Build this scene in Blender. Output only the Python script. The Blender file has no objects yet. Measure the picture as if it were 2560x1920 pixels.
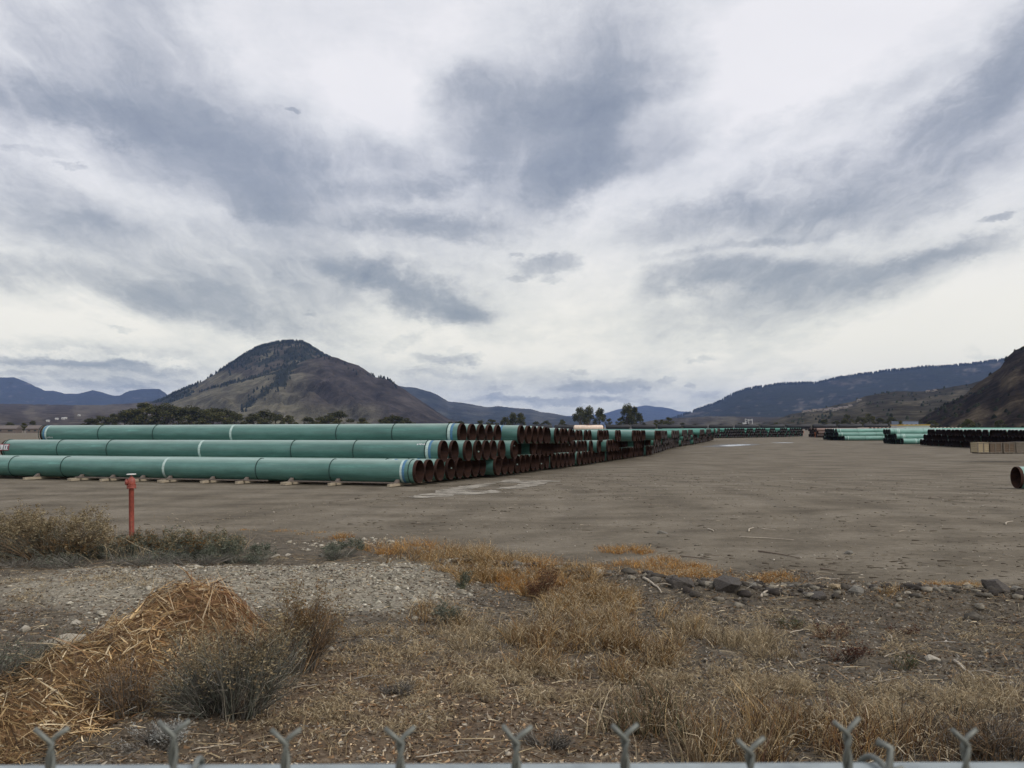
import bpy, math, random
import numpy as np
from mathutils import Matrix, Vector
random.seed(7); RNG = np.random.default_rng(11)
S = bpy.context.scene; COL = S.collection
R_ = math.radians

# ------------------------------------------------------------------ camera
F, CX, CY, H = 2200.0, 1280.0, 960.0, 2.25
PITCH, ROLL = 2.823, -0.18
RM = Matrix.Rotation(R_(90+PITCH), 3, 'X') @ Matrix.Rotation(R_(ROLL), 3, 'Z')
cd = bpy.data.cameras.new('camera'); cam = bpy.data.objects.new('camera', cd); COL.objects.link(cam)
cam.matrix_world = Matrix.Translation((0, 0, H)) @ RM.to_4x4()
cd.sensor_width = 36; cd.lens = F/2560*36; cd.clip_start = 0.05; cd.clip_end = 60000
cd.dof.use_dof = True; cd.dof.focus_distance = 20; cd.dof.aperture_fstop = 15
S.camera = cam
def ray(px, py):
    return RM @ Vector(((px-CX)/F, -(py-CY)/F, -1))
def at(px, py, Y):
    d = ray(px, py); return Vector((d.x/d.y*Y, Y, H+d.z/d.y*Y))
def macro(x, y):        # the yard falls half a metre away from the camera, and a little to the right
    n = x*.309+y*.951
    def s_(a, b, t): t = np.clip((t-a)/(b-a), 0, 1); return t*t*(3-2*t)
    return -.48*s_(26, 66, n)-.20*s_(6, 20, x)*s_(16, 30, y)
def gr(px, py, z=None):
    d = ray(px, py); zc = 0.0 if z is None else z
    for _ in range(1 if z is not None else 12):
        k = (zc-H)/d.z; v = Vector((d.x*k, d.y*k, zc))
        if z is None: zc = float(macro(v.x, v.y))
    return v
RI = np.array(RM.transposed())
def proj(x, y, z):
    v = RI @ np.vstack([np.ravel(x), np.ravel(y), np.ravel(z)-H])
    return CX+F*v[0]/-v[2], CY-F*v[1]/-v[2]

# ------------------------------------------------------------------ numpy noise
def _h(ix, iy, s):
    n = (ix.astype(np.int64)*374761393 + iy.astype(np.int64)*668265263 + s*1442695041) & 0xffffffff
    n = ((n ^ (n >> 13))*1274126177) & 0xffffffff
    return ((n ^ (n >> 16)) & 0xffff)/65535.0
def vn(x, y, s=0):
    x = np.asarray(x, float); y = np.asarray(y, float)
    ix = np.floor(x); iy = np.floor(y); fx = x-ix; fy = y-iy
    fx = fx*fx*(3-2*fx); fy = fy*fy*(3-2*fy)
    a = _h(ix, iy, s); b = _h(ix+1, iy, s); c = _h(ix, iy+1, s); d = _h(ix+1, iy+1, s)
    return a+(b-a)*fx+(c-a)*fy+(a-b-c+d)*fx*fy
def fbm(x, y, s=0, o=4, g=.5):
    t = 0; a = 1; w = 0
    for i in range(o):
        t = t+a*vn(x*2**i, y*2**i, s+i); w += a; a *= g
    return t/w*2-1
def sm(a, b, x):
    t = np.clip((x-a)/(b-a), 0, 1); return t*t*(3-2*t)

# ------------------------------------------------------------------ materials
def newmat(name):
    m = bpy.data.materials.new(name); m.use_nodes = True
    nt = m.node_tree; b = nt.nodes['Principled BSDF']; return m, nt, b
def N(nt, t, **k):
    n = nt.nodes.new(t)
    for a, v in k.items(): setattr(n, a, v)
    return n
def noise(nt, scale, detail=4, rough=.55, vec=None, stretch=None, coord='Object'):
    n = N(nt, 'ShaderNodeTexNoise'); n.inputs['Scale'].default_value = scale
    n.inputs['Detail'].default_value = detail; n.inputs['Roughness'].default_value = rough
    if vec is None:
        tc = N(nt, 'ShaderNodeTexCoord'); vec = tc.outputs[coord]
    if stretch:
        mp = N(nt, 'ShaderNodeMapping'); mp.inputs['Scale'].default_value = stretch
        nt.links.new(vec, mp.inputs[0]); vec = mp.outputs[0]
    nt.links.new(vec, n.inputs['Vector']); return n.outputs['Fac']
def ramp(nt, fac, stops):
    r = N(nt, 'ShaderNodeValToRGB'); e = r.color_ramp.elements
    while len(e) < len(stops): e.new(.5)
    for i, (p, c) in enumerate(stops):
        e[i].position = p; e[i].color = (c, c, c, 1) if isinstance(c, (int, float)) else (*c, 1)
    nt.links.new(fac, r.inputs[0]); return r.outputs[0]
def mix(nt, fac, a, b, mode='MIX'):
    m = N(nt, 'ShaderNodeMix', data_type='RGBA', blend_type=mode)
    for ix, v in ((0, fac), (6, a), (7, b)):
        sock = m.inputs[ix]
        if isinstance(v, (int, float)): sock.default_value = v if ix == 0 else (v, v, v, 1)
        elif isinstance(v, tuple): sock.default_value = (*v, 1)
        else: nt.links.new(v, sock)
    return m.outputs[2]
def bump(nt, b, h, strength=.3, dist=.02):
    n = N(nt, 'ShaderNodeBump'); n.inputs['Strength'].default_value = strength; n.inputs['Distance'].default_value = dist
    nt.links.new(h, n.inputs['Height']); nt.links.new(n.outputs[0], b.inputs['Normal'])
def simple(name, col, rough=.7, var=.25, scale=6, metal=0, spec=.5, bmp=0, stretch=None):
    m, nt, b = newmat(name)
    f = noise(nt, scale, 5, .6, stretch=stretch)
    c = ramp(nt, f, [(.3, tuple(x*(1-var) for x in col)), (.7, tuple(min(1, x*(1+var)) for x in col))])
    nt.links.new(c, b.inputs['Base Color']); b.inputs['Roughness'].default_value = rough
    b.inputs['Metallic'].default_value = metal; b.inputs['Specular IOR Level'].default_value = spec
    if bmp: bump(nt, b, f, bmp)
    return m
def attrmat(name, rough=.8, trans=0.0, spec=.25, nscale=None, bmp=0):
    m, nt, b = newmat(name)
    a = N(nt, 'ShaderNodeAttribute', attribute_name='col'); c = a.outputs['Color']
    if nscale:
        f = noise(nt, nscale, 4, .65)
        c = mix(nt, 1.0, c, ramp(nt, f, [(.3, .6), (.7, 1.35)]), 'MULTIPLY')
        if bmp: bump(nt, b, f, bmp)
    nt.links.new(c, b.inputs['Base Color']); b.inputs['Roughness'].default_value = rough
    b.inputs['Specular IOR Level'].default_value = spec
    if trans:
        t = N(nt, 'ShaderNodeBsdfTranslucent'); nt.links.new(c, t.inputs[0])
        ms = N(nt, 'ShaderNodeMixShader'); ms.inputs[0].default_value = trans
        nt.links.new(b.outputs[0], ms.inputs[1]); nt.links.new(t.outputs[0], ms.inputs[2])
        nt.links.new(ms.outputs[0], nt.nodes['Material Output'].inputs[0])
    return m

# ------------------------------------------------------------------ object helpers
def tag(o, label=None, cat=None, group=None, kind=None):
    if label: o['label'] = label
    if cat: o['category'] = cat
    if group: o['group'] = group
    if kind: o['kind'] = kind
    return o
def empty(name, loc=(0, 0, 0), rz=0):
    o = bpy.data.objects.new(name, None); o.empty_display_size = .2; COL.objects.link(o)
    o.location = loc; o.rotation_euler = (0, 0, rz); return o
def link(name, me, mats, parent=None, smooth=False):
    for m in (mats if isinstance(mats, (list, tuple)) else [mats]):
        if m: me.materials.append(m)
    if smooth: me.polygons.foreach_set('use_smooth', [True]*len(me.polygons))
    o = bpy.data.objects.new(name, me); COL.objects.link(o)
    if parent: o.parent = parent
    return o
def npmesh(name, V, Fc, mats, col=None, parent=None, smooth=False, midx=None):
    V = np.asarray(V, np.float32).reshape(-1, 3); Fc = np.asarray(Fc, np.int32)
    me = bpy.data.meshes.new(name); k = Fc.shape[1]; n = len(Fc)
    me.vertices.add(len(V)); me.vertices.foreach_set('co', V.ravel())
    me.loops.add(n*k); me.loops.foreach_set('vertex_index', Fc.ravel())
    me.polygons.add(n); me.polygons.foreach_set('loop_start', np.arange(n, dtype=np.int32)*k)
    if midx is not None: me.polygons.foreach_set('material_index', np.asarray(midx, np.int32))
    me.update(calc_edges=True); me.validate()
    if col is not None:
        c = np.ones((len(V), 4), np.float32); c[:, :3] = col
        a = me.color_attributes.new('col', 'FLOAT_COLOR', 'POINT'); a.data.foreach_set('color', c.ravel())
    return link(name, me, mats, parent, smooth)
class MB:
    """collects primitives into one mesh"""
    def __init__(s): s.v = []; s.f = []; s.m = []
    def add(s, vs, fs, mi=0):
        b = len(s.v); s.v += [tuple(v) for v in vs]; s.f += [tuple(i+b for i in f) for f in fs]; s.m += [mi]*len(fs)
    def box(s, c, d, rz=0, mi=0, tilt=0):
        x, y, z = (k/2 for k in d); co, si = math.cos(rz), math.sin(rz); vs = []
        for dx, dy, dz in ((-x,-y,-z),(x,-y,-z),(x,y,-z),(-x,y,-z),(-x,-y,z),(x,-y,z),(x,y,z),(-x,y,z)):
            dz += tilt*dx
            vs.append((c[0]+dx*co-dy*si, c[1]+dx*si+dy*co, c[2]+dz))
        s.add(vs, [(0,3,2,1),(4,5,6,7),(0,1,5,4),(1,2,6,5),(2,3,7,6),(3,0,4,7)], mi)
    def tube(s, pts, rad, seg=8, cap=True, mi=0):
        pts = [Vector(p) for p in pts]; n = len(pts); rs = rad if isinstance(rad, (list, tuple)) else [rad]*n
        rings = []; ref = None
        for i, p in enumerate(pts):
            t = (pts[min(i+1, n-1)]-pts[max(i-1, 0)]).normalized()
            if ref is None: ref = t.orthogonal().normalized()
            ref = (ref-t*ref.dot(t)).normalized(); bb = t.cross(ref)
            rings.append([p+(ref*math.cos(2*math.pi*j/seg)+bb*math.sin(2*math.pi*j/seg))*rs[i] for j in range(seg)])
        vs = [v for r in rings for v in r]; fs = []
        for i in range(n-1):
            for j in range(seg):
                a = i*seg+j; b = i*seg+(j+1) % seg; fs.append((a, b, b+seg, a+seg))
        if cap: fs += [tuple(range(seg-1, -1, -1)), tuple((n-1)*seg+j for j in range(seg))]
        s.add(vs, fs, mi)
    def lathe(s, prof, origin=(0,0,0), axis=(0,0,1), seg=24, mi=0):
        ax = Vector(axis).normalized(); u = ax.orthogonal().normalized(); w = ax.cross(u); o = Vector(origin)
        vs = []; fs = []; n = len(prof)
        for r, h in prof:
            for j in range(seg):
                a = 2*math.pi*j/seg; vs.append(o+ax*h+(u*math.cos(a)+w*math.sin(a))*r)
        for i in range(n-1):
            for j in range(seg):
                a = i*seg+j; b = i*seg+(j+1) % seg; fs.append((a, b, b+seg, a+seg))
        s.add(vs, fs, mi)
    def build(s, name, mats, parent=None, smooth=False):
        me = bpy.data.meshes.new(name); me.from_pydata(s.v, [], s.f)
        me.polygons.foreach_set('material_index', s.m); me.update()
        return link(name, me, mats, parent, smooth)
def copy_tree(o, parent=None):
    c = o.copy(); COL.objects.link(c)
    if parent is not None: c.parent = parent
    for ch in list(o.children): copy_tree(ch, c)
    return c

# ------------------------------------------------------------------ terrain heights (near field)
def gpx(px, py): v = gr(px, py); return v.x, v.y
def seg_d(x, y, ax, ay, bx, by):
    t = np.clip(((x-ax)*(bx-ax)+(y-ay)*(by-ay))/((bx-ax)**2+(by-ay)**2), 0, 1)
    return np.hypot(x-ax-t*(bx-ax), y-ay-t*(by-ay))
BERM = [gpx(1180, 1425), gpx(1500, 1462), gpx(1800, 1492), gpx(2150, 1503), gpx(2560, 1515), gpx(2900, 1520)]
def berm_d(x, y):
    d = np.full(np.shape(x), 99.0)
    for a, b in zip(BERM[:-1], BERM[1:]): d = np.minimum(d, seg_d(x, y, *a, *b))
    return d
GB = gpx(640, 1475)
EDGE = [(-60, 17.6), gpx(0, 1350), gpx(560, 1330), gpx(900, 1352), gpx(1400, 1392), gpx(1900, 1440), gpx(2560, 1478), (30, 12.8)]
EX = np.array([e[0] for e in EDGE]); EY = np.array([e[1] for e in EDGE])
def yard_w(x, y):       # 1 in the bare yard, 0 in the weedy strip by the fence
    e = np.interp(x, EX, EY)+fbm(x*.7, y*.7, 5)*.9
    return sm(-.5, .7, y-e)
def bed_w(x, y):
    d = np.hypot((x-GB[0])/4.3, (y-GB[1])/2.3)+fbm(x*.8, y*.8, 31)*.35
    return 1-sm(.65, 1.05, d)
def Z(x, y):
    x = np.asarray(x, float); y = np.asarray(y, float); w = yard_w(x, y)
    z = fbm(x*.5, y*.5, 3)*.09*(1-w)+fbm(x*.12, y*.12, 9, 3)*.05*sm(0, 1, w)*sm(15, 25, y)*(1-sm(26, 33, y))
    z += fbm(x*3.1, y*3.1, 4)*.03*(1-w)+fbm(x*11, y*11, 6, 3)*.011*(1-w*.75)
    z += .16*np.exp(-(berm_d(x, y)/.55)**2)*(.7+.5*vn(x*1.5, y*1.5, 8))
    z += .22*np.exp(-(((x-GB[0])/3.6)**2+((y-GB[1]-.2)/1.7)**2))
    z = np.where(y > 60, 0, z)
    return z*(1-sm(40, 60, np.abs(x)))+macro(x, y)
def zz(x, y): return float(Z(np.array([x]), np.array([y]))[0])

# ------------------------------------------------------------------ ground
def lines(a, b, step, lo, hi, g=1.22):
    c = list(np.arange(a, b+1e-6, step)); s = step; v = c[-1]
    while v < hi: s *= g; v += s; c.append(min(v, hi))
    s = step; v = a; l = []
    while v > lo: s *= g; v -= s; l.append(max(v, lo))
    return np.array(l[::-1]+c)
gx = lines(-9, 9, .06, -14500, 14500); gy = lines(4.5, 19.5, .06, -900, 17500)
X, Y = np.meshgrid(gx, gy); nx, ny = len(gx), len(gy)
ZZ = Z(X, Y)
yw = yard_w(X, Y); bw = bed_w(X, Y)
# reddish leaf litter near the fence on the left and middle
lw = (1-sm(.3, 1, np.hypot((X+.6)/3.0, (Y-6.9)/2.6)+fbm(X*.9, Y*.9, 44)*.3))
mask = np.stack([yw, bw, lw], -1).reshape(-1, 3)
idx = np.arange(nx*ny).reshape(ny, nx)
Fq = np.stack([idx[:-1, :-1], idx[:-1, 1:], idx[1:, 1:], idx[1:, :-1]], -1).reshape(-1, 4)
def ground_mat():
    m, nt, b = newmat('ground_soil')
    a = N(nt, 'ShaderNodeAttribute', attribute_name='col'); sp = N(nt, 'ShaderNodeSeparateColor'); nt.links.new(a.outputs['Color'], sp.inputs[0])
    n1 = noise(nt, 55, 6, .7); n2 = noise(nt, 6, 5, .65); n3 = noise(nt, .35, 5, .6, stretch=(1, 1.6, 1)); n4 = noise(nt, 16, 5, .7)
    vor = N(nt, 'ShaderNodeTexVoronoi'); vor.inputs['Scale'].default_value = 22
    tc = N(nt, 'ShaderNodeTexCoord'); nt.links.new(tc.outputs['Object'], vor.inputs['Vector'])
    yard = ramp(nt, n3, [(.34, (.104, .087, .064)), (.5, (.152, .130, .098)), (.66, (.192, .167, .130))])
    yard = mix(nt, .75, yard, ramp(nt, n2, [(.3, .72), (.7, 1.22)]), 'MULTIPLY')
    yard = mix(nt, .7, yard, ramp(nt, n1, [(.3, .6), (.6, 1.15), (.74, 1.8)]), 'MULTIPLY')
    # tyre tracks: long stretched streaks
    # tyre tracks: faint arcs sweeping round the end of the stack
    cm = N(nt, 'ShaderNodeMapping'); cm.inputs['Location'].default_value = (26, -30, 0); t0 = N(nt, 'ShaderNodeTexCoord'); nt.links.new(t0.outputs['Object'], cm.inputs[0])
    wv = N(nt, 'ShaderNodeTexWave', wave_type='RINGS', rings_direction='Z', wave_profile='SIN'); wv.inputs['Scale'].default_value = .12; wv.inputs['Distortion'].default_value = 5; wv.inputs['Detail'].default_value = 4; wv.inputs['Detail Scale'].default_value = .5
    nt.links.new(cm.outputs[0], wv.inputs['Vector']); yard = mix(nt, .6, yard, ramp(nt, wv.outputs['Fac'], [(.0, .80), (.3, 1.0), (.8, 1.06), (1, .95)]), 'MULTIPLY')
    ve = N(nt, 'ShaderNodeTexVoronoi'); ve.inputs['Scale'].default_value = 11; nt.links.new(t0.outputs['Object'], ve.inputs['Vector'])
    yard = mix(nt, .8, yard, ramp(nt, ve.outputs['Distance'], [(.0, 1.7), (.10, 1.25), (.16, 1.0), (1, .95)]), 'MULTIPLY')
    soil = ramp(nt, n2, [(.3, (.054, .046, .036)), (.55, (.108, .091, .069)), (.75, (.175, .150, .115))])
    soil = mix(nt, .8, soil, ramp(nt, n1, [(.3, .5), (.65, 1.4)]), 'MULTIPLY')
    lit = ramp(nt, n4, [(.3, (.055, .039, .027)), (.5, (.118, .086, .058)), (.72, (.23, .18, .125))])
    bed = ramp(nt, n4, [(.3, (.115, .100, .076)), (.5, (.225, .202, .158)), (.7, (.40, .37, .30))])
    bed = mix(nt, .6, bed, ramp(nt, n1, [(.35, .55), (.6, 1.2)]), 'MULTIPLY')
    c = mix(nt, sp.outputs[2], soil, lit); c = mix(nt, sp.outputs[1], c, bed); c = mix(nt, sp.outputs[0], c, yard)
    nt.links.new(c, b.inputs['Base Color']); b.inputs['Roughness'].default_value = .95; b.inputs['Specular IOR Level'].default_value = .15
    h = mix(nt, .5, n1, n4); bump(nt, b, h, .55, .03)
    return m
g = npmesh('ground', np.stack([X.ravel(), Y.ravel(), ZZ.ravel()], 1), Fq, ground_mat(), mask, smooth=True)
tag(g, kind='structure')

# ------------------------------------------------------------------ hills
def hillmat(name, nscale, tree=(.026, .030, .024), rock=None, strength=1.0, pal=1.0):
    m, nt, b = newmat(name)
    a = N(nt, 'ShaderNodeAttribute', attribute_name='col'); c = a.outputs['Color']
    fw = a.outputs['Alpha']
    n = noise(nt, nscale, 6, .68); n2 = noise(nt, nscale*6, 4, .7); n3 = noise(nt, nscale*2.2, 4, .6, stretch=(1, 1, .35))
    c = mix(nt, .8, c, ramp(nt, n, [(.3, .62), (.7, 1.4)]), 'MULTIPLY')
    c = mix(nt, .6, c, ramp(nt, n2, [(.3, .6), (.7, 1.4)]), 'MULTIPLY')
    c = mix(nt, .75, c, ramp(nt, n3, [(.38, .55), (.62, 1.4)]), 'MULTIPLY')
    sub = N(nt, 'ShaderNodeMath', operation='ADD'); nt.links.new(n2, sub.inputs[0]); nt.links.new(fw, sub.inputs[1])
    sub2 = N(nt, 'ShaderNodeMath', operation='ADD'); nt.links.new(sub.outputs[0], sub2.inputs[0])
    nn = noise(nt, nscale*1.6, 5, .7); nt.links.new(nn, sub2.inputs[1])
    t = N(nt, 'ShaderNodeMapRange'); t.inputs[1].default_value = 1.42; t.inputs[2].default_value = 1.62
    nt.links.new(sub2.outputs[0], t.inputs[0])
    c = mix(nt, t.outputs[0], c, tree)
    nt.links.new(c, b.inputs['Base Color']); b.inputs['Roughness'].default_value = 1; b.inputs['Specular IOR Level'].default_value = 0
    bump(nt, b, n, 1.0, 2.5/nscale*.1)
    return m
def hill(name, pts, Yr, Yf, Yb, cov, mat, nr=46, step=4, pw=1.35, amp=.06, gul=40.0, seed=0, label=None):
    xs = np.arange(pts[0][0], pts[-1][0]+step, step); ys = np.interp(xs, [p[0] for p in pts], [p[1] for p in pts])
    ys = ys+fbm(xs/26.0, xs*0+seed, seed)*1.6+fbm(xs/7.0, xs*0+seed, seed+3)*.7
    V = []; vs = list(np.linspace(0, 1, nr))+[1.15, 1.5, 2.0]
    T = np.array([[d.x/d.y, d.z/d.y] for d in (ray(a, b) for a, b in zip(xs, ys))]); t, s = T[:, 0], T[:, 1]
    Zr = np.maximum(H+s*Yr, -3); rows = []
    for v in vs:
        if v <= 1:
            yy = Yf+(Yr-Yf)*v+np.zeros_like(t); q = v**pw
            X_ = t*yy; e = 4*v*(1-v)
            nz = fbm(X_/gul+yy*.35/gul, yy/gul*.55, seed+7, 5)
            rid = -np.abs(fbm(X_/gul*.8+yy*.5/gul, yy/gul*.22, seed+17, 4))
            z = -6+(Zr+6)*q+e*amp*Zr*(nz*.8+rid*1.6)
        else:
            k = (v-1); yy = Yr+(Yb-Yr)*k+np.zeros_like(t); X_ = t*yy; z = -6+(Zr+6)*(1-k)**1.5
        rows.append(np.stack([X_, yy, z], -1))
    P = np.stack(rows); R_n, C_n = P.shape[:2]
    px, py = proj(P[..., 0], P[..., 1], P[..., 2]); px = px.reshape(R_n, C_n); py = py.reshape(R_n, C_n)
    c, fw = cov(px, py, np.clip(np.array(vs), 0, 1)[:, None]*np.ones((1, C_n)))
    ii = np.arange(R_n*C_n).reshape(R_n, C_n)
    Fh = np.stack([ii[:-1, :-1], ii[:-1, 1:], ii[1:, 1:], ii[1:, :-1]], -1).reshape(-1, 4)
    o = npmesh(name, P.reshape(-1, 3), Fh, mat, c.reshape(-1, 3), smooth=True)
    a = o.data.color_attributes['col']; buf = np.empty(R_n*C_n*4, np.float32); a.data.foreach_get('color', buf)
    buf = buf.reshape(-1, 4); buf[:, 3] = fw.reshape(-1); a.data.foreach_set('color', buf.ravel())
    tag(o, kind='structure'); return P, fw
def lerp3(a, b, w): return np.asarray(a)*(1-w[..., None])+np.asarray(b)*w[..., None]
def cover(base, alt, forest, s=60.0, seed=1):
    def f(px, py, v):
        w = sm(-.25, .35, fbm(px/s, py/s*2, seed)); c = lerp3(base, alt, w)
        return c, forest+np.zeros_like(px)+.25*fbm(px/45, py/18, seed+2)
    return f
def band(px, py, a, b, w):      # 1 near the line a-b drawn on the slope
    return np.exp(-(seg_d(px, py, *a, *b)/w)**2)
GRS = (.135, .124, .085); SCR = (.050, .043, .038); SAGE = (.082, .079, .056)
def cov_peak(px, py, v):
    w = sm(0, .3, fbm(px/40, py/20, 2)); c = lerp3(SCR, GRS, w*.6+.2)
    up = sm(965, 905, py+fbm(px/30, py/30, 4)*16-(px-600)*.10)
    fw = .02+.55*up+.22*fbm(px/22, py/9, 6); fw = fw-.35*band(px, py, (560, 965), (700, 905), 9)
    left = sm(520, 440, px-(py-960)*-.3); return c, np.maximum(fw, left*.7)
def cov_spur(px, py, v):
    g_ = sm(820, 700, px+fbm(px/40, py/40, 3)*45); g2 = sm(1000, 1035, py)*sm(990, 900, px)*.8
    w = np.clip(g_+g2, 0, 1)*(.75+.3*fbm(px/14+py/22, py/9, 9)); c = lerp3(SCR, GRS, np.clip(w, 0, 1))
    fw = -.02+.2*fbm(px/18, py/9, 5)+.62*band(px, py, (735, 905), (700, 955), 16)+.62*band(px, py, (700, 950), (612, 1015), 17)
    fw += .42*band(px, py, (470, 985), (760, 912), 4)+.34*band(px, py, (560, 962), (700, 932), 5)+.32*band(px, py, (800, 893), (990, 962), 7)
    return c, fw
pk = [(330,1030),(394,1006),(440,985),(492,962),(521,944),(556,924),(584,907),(613,887),(642,872),(671,863),(700,857),(729,855),(758,857),(775,867),(799,882),(830,900),(900,935),(980,980),(1060,1030)]
sp_ = [(330,1052),(395,1020),(440,1001),(500,980),(560,962),(620,945),(690,926),(740,910),(775,897),(810,891),(839,893),(868,905),(897,914),(920,929),(937,942),(961,945),(984,957),(1018,979),(1042,995),(1071,1014),(1100,1034),(1123,1048),(1180,1062)]
lr = [(-1500,1010),(-1100,985),(-800,960),(-500,972),(-260,960),(-120,930),(0,944),(35,944),(69,956),(110,976),(136,977),(162,984),(197,984),(231,976),(255,980),(284,989),(301,989),(324,976),(359,972),(399,973),(420,987),(470,1010),(560,1040)]
lb = [(-1500,1030),(-900,1012),(-260,1008),(0,1010),(120,1012),(250,1013),(330,1008),(400,1002),(470,1000),(560,1016),(640,1040)]
br = [(900,970),(984,962),(1007,966),(1042,970),(1076,979),(1100,991),(1120,1004),(1146,1006),(1192,1013),(1221,1018),(1244,1014),(1280,1019),(1326,1022),(1349,1029),(1396,1037),(1430,1043),(1500,1056)]
fc = [(1150,1045),(1280,1046),(1340,1040),(1430,1040),(1511,1034),(1540,1025),(1581,1018),(1616,1014),(1650,1017),(1679,1021),(1697,1028),(1720,1029),(1760,1036),(1900,1050)]
rr = [(1640,1062),(1697,1043),(1731,1031),(1772,1017),(1801,1005),(1824,991),(1853,979),(1888,970),(1945,963),(2021,958),(2038,959),(2090,948),(2148,939),(2206,930),(2264,924),(2321,919),(2379,917),(2437,910),(2472,906),(2510,900),(2620,885),(2900,880),(3300,890),(3800,940)]
rb = [(1560,1062),(1640,1050),(1700,1044),(1800,1041),(1900,1042),(1980,1044),(2100,1050)]
rm = [(1860,1063),(1905,1056),(1939,1050),(1975,1036),(2030,1026),(2094,1012),(2130,1004),(2159,992),(2190,985),(2244,979),(2306,978),(2361,970),(2423,960),(2470,945),(2560,935),(2900,930),(3800,960)]
rn = [(2240,1066),(2287,1056),(2322,1034),(2361,1013),(2411,988),(2439,962),(2470,941),(2501,920),(2511,904),(2520,890),(2536,877),(2560,865),(2640,835),(2760,815),(3000,800),(3400,830),(3800,900)]
def cov_near(px, py, v):
    w = sm(-.2, .4, fbm((px+py*1.2)/34, (py-px*.6)/70, 21)); c = lerp3((.022,.018,.015), (.062,.050,.036), w)
    return c, .12+.5*fbm((px+py)/22, (py-px*.5)/40, 24)
def cov_blue(px, py, v):
    w = sm(.25, .6, fbm(px/26, py/6, 33))*.7+.8*np.clip(band(px, py, (2090, 960), (2190, 950), 7)+band(px, py, (2390, 932), (2450, 926), 9)+band(px, py, (2480, 915), (2520, 905), 6)+.7*band(px, py, (1990, 1015), (2160, 988), 9), 0, 1)*sm(-.3, .3, fbm(px/12, py/5, 34)); c = lerp3((.022,.026,.027), (.10,.09,.076), w)
    return c, .62-.5*w
def cov_house(px, py, v):
    w = sm(-.1, .5, fbm(px/50, py/14, 35)); c = lerp3((.040,.036,.027), (.080,.071,.052), w); return c, .16+.4*fbm(px/30, py/12, 38)
HILLS = []
HILLS.append(hill('mountain', pk, 3400, 2300, 5200, cov_peak, hillmat('mountain_forest', .006), seed=3, gul=200, amp=.09, pw=1.15))
HILLS.append(hill('mountain', sp_, 2900, 1650, 4200, cov_spur, hillmat('mountain_scree', .007), seed=14, gul=105, amp=.22, pw=1.3, nr=70, step=3))
HILLS.append(hill('hills', lr, 10500, 7000, 13000, cov_blue, hillmat('far_forest', .0016), seed=22, gul=900, amp=.06))
hill('hills', lb, 3600, 1300, 6000, cover((.060,.052,.048), (.105,.092,.078), -.02, 40, 5), hillmat('bench_grass', .012), seed=31, gul=300, amp=.02, pw=1.0)
hill('hills', br, 7000, 4000, 9000, cover((.032,.036,.033), (.07,.068,.055), .3, 60, 8), hillmat('grassy_ridge', .0025), seed=41, gul=500, amp=.06)
hill('hills', fc, 15500, 12000, 17000, cover((.015,.02,.022), (.025,.03,.03), .5, 60, 11), hillmat('distant_ridge', .001), seed=51, gul=1500, amp=.05, nr=20)
HILLS.append(hill('hills', rr, 6200, 3300, 8500, cov_blue, hillmat('dark_forest', .0028), seed=61, gul=600, amp=.07))
hill('hills', rb, 3000, 1200, 5000, cover((.055,.050,.045), (.09,.082,.068), .08, 30, 12), hillmat('valley_floor', .014), seed=71, gul=200, amp=.02, pw=1.0, nr=24)
HR = hill('hills', rm, 2100, 800, 3200, cov_house, hillmat('brown_hill', .013), seed=81, gul=160, amp=.07, pw=1.1); HILLS.append(HR)
HILLS.append(hill('hills', rn, 950, 430, 1500, cov_near, hillmat('near_hill', .03), seed=91, gul=70, amp=.12, pw=1.0, nr=80, step=3))
# small trees standing on the slopes: uncountable, one object per hill
m_far = attrmat('far_tree_needles', 1, 0, 0)
def slope_trees(PF, n, size, col, seed, ridge=.3, keep=.42, wide=.32):
    P, fw = PF; rg = np.random.default_rng(seed); nr_ = P.shape[0]-3
    i = rg.integers(4, nr_-1, n*3); k = rg.integers(1, P.shape[1]-1, n*3)
    i[:int(n*3*ridge)] = nr_-1
    ok = fw[i, k]+rg.uniform(-.22, .22, len(i)) > keep; i = i[ok][:n]; k = k[ok][:n]
    f = rg.random((len(i), 2)); a = P[i, k]; b = P[i, k+1]; c = P[i-1, k]
    p = a+(b-a)*f[:, :1]+(c-a)*f[:, 1:]*np.where(i == nr_-1, .35, 1)[:, None]
    hgt = size*rg.uniform(.5, 1.35, len(p)); r = hgt*wide; n_ = len(p); V = np.zeros((n_, 12, 3))
    for j in range(5):
        a_ = 2*math.pi*j/5; V[:, j] = p+np.stack([r*math.cos(a_), r*math.sin(a_), -hgt*.1], -1)
        V[:, 5+j] = p+np.stack([r*.7*math.cos(a_+.5), r*.7*math.sin(a_+.5), hgt*.55], -1)
    V[:, 10] = p+np.stack([rg.normal(0, .05, n_)*hgt, r*0, hgt], -1); V[:, 11] = p
    fs = []
    for j in range(5):
        q = (j+1) % 5; fs += [(j, q, 5+q), (j, 5+q, 5+j), (5+j, 5+q, 10)]
    Fh = (np.arange(n_)[:, None, None]*12+np.array(fs)[None]).reshape(-1, 3)
    cc = np.repeat(np.array(col)*rg.uniform(.6, 1.4, (n_, 1)), 12, 0)
    o = npmesh('forest', V, Fh, m_far, cc); tag(o, kind='stuff')
slope_trees(HILLS[0], 2600, 11, (.022,.028,.022), 5, .25, .32)
slope_trees(HILLS[1], 1500, 9, (.024,.029,.022), 6, .12, .36)
slope_trees(HILLS[3], 3000, 17, (.022,.027,.022), 7, .5, .2)
slope_trees(HILLS[4], 800, 4.5, (.03,.034,.022), 8, .08, .3, .5)
slope_trees(HILLS[5], 900, 2.6, (.022,.024,.016), 9, .05, .22, .6)

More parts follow.
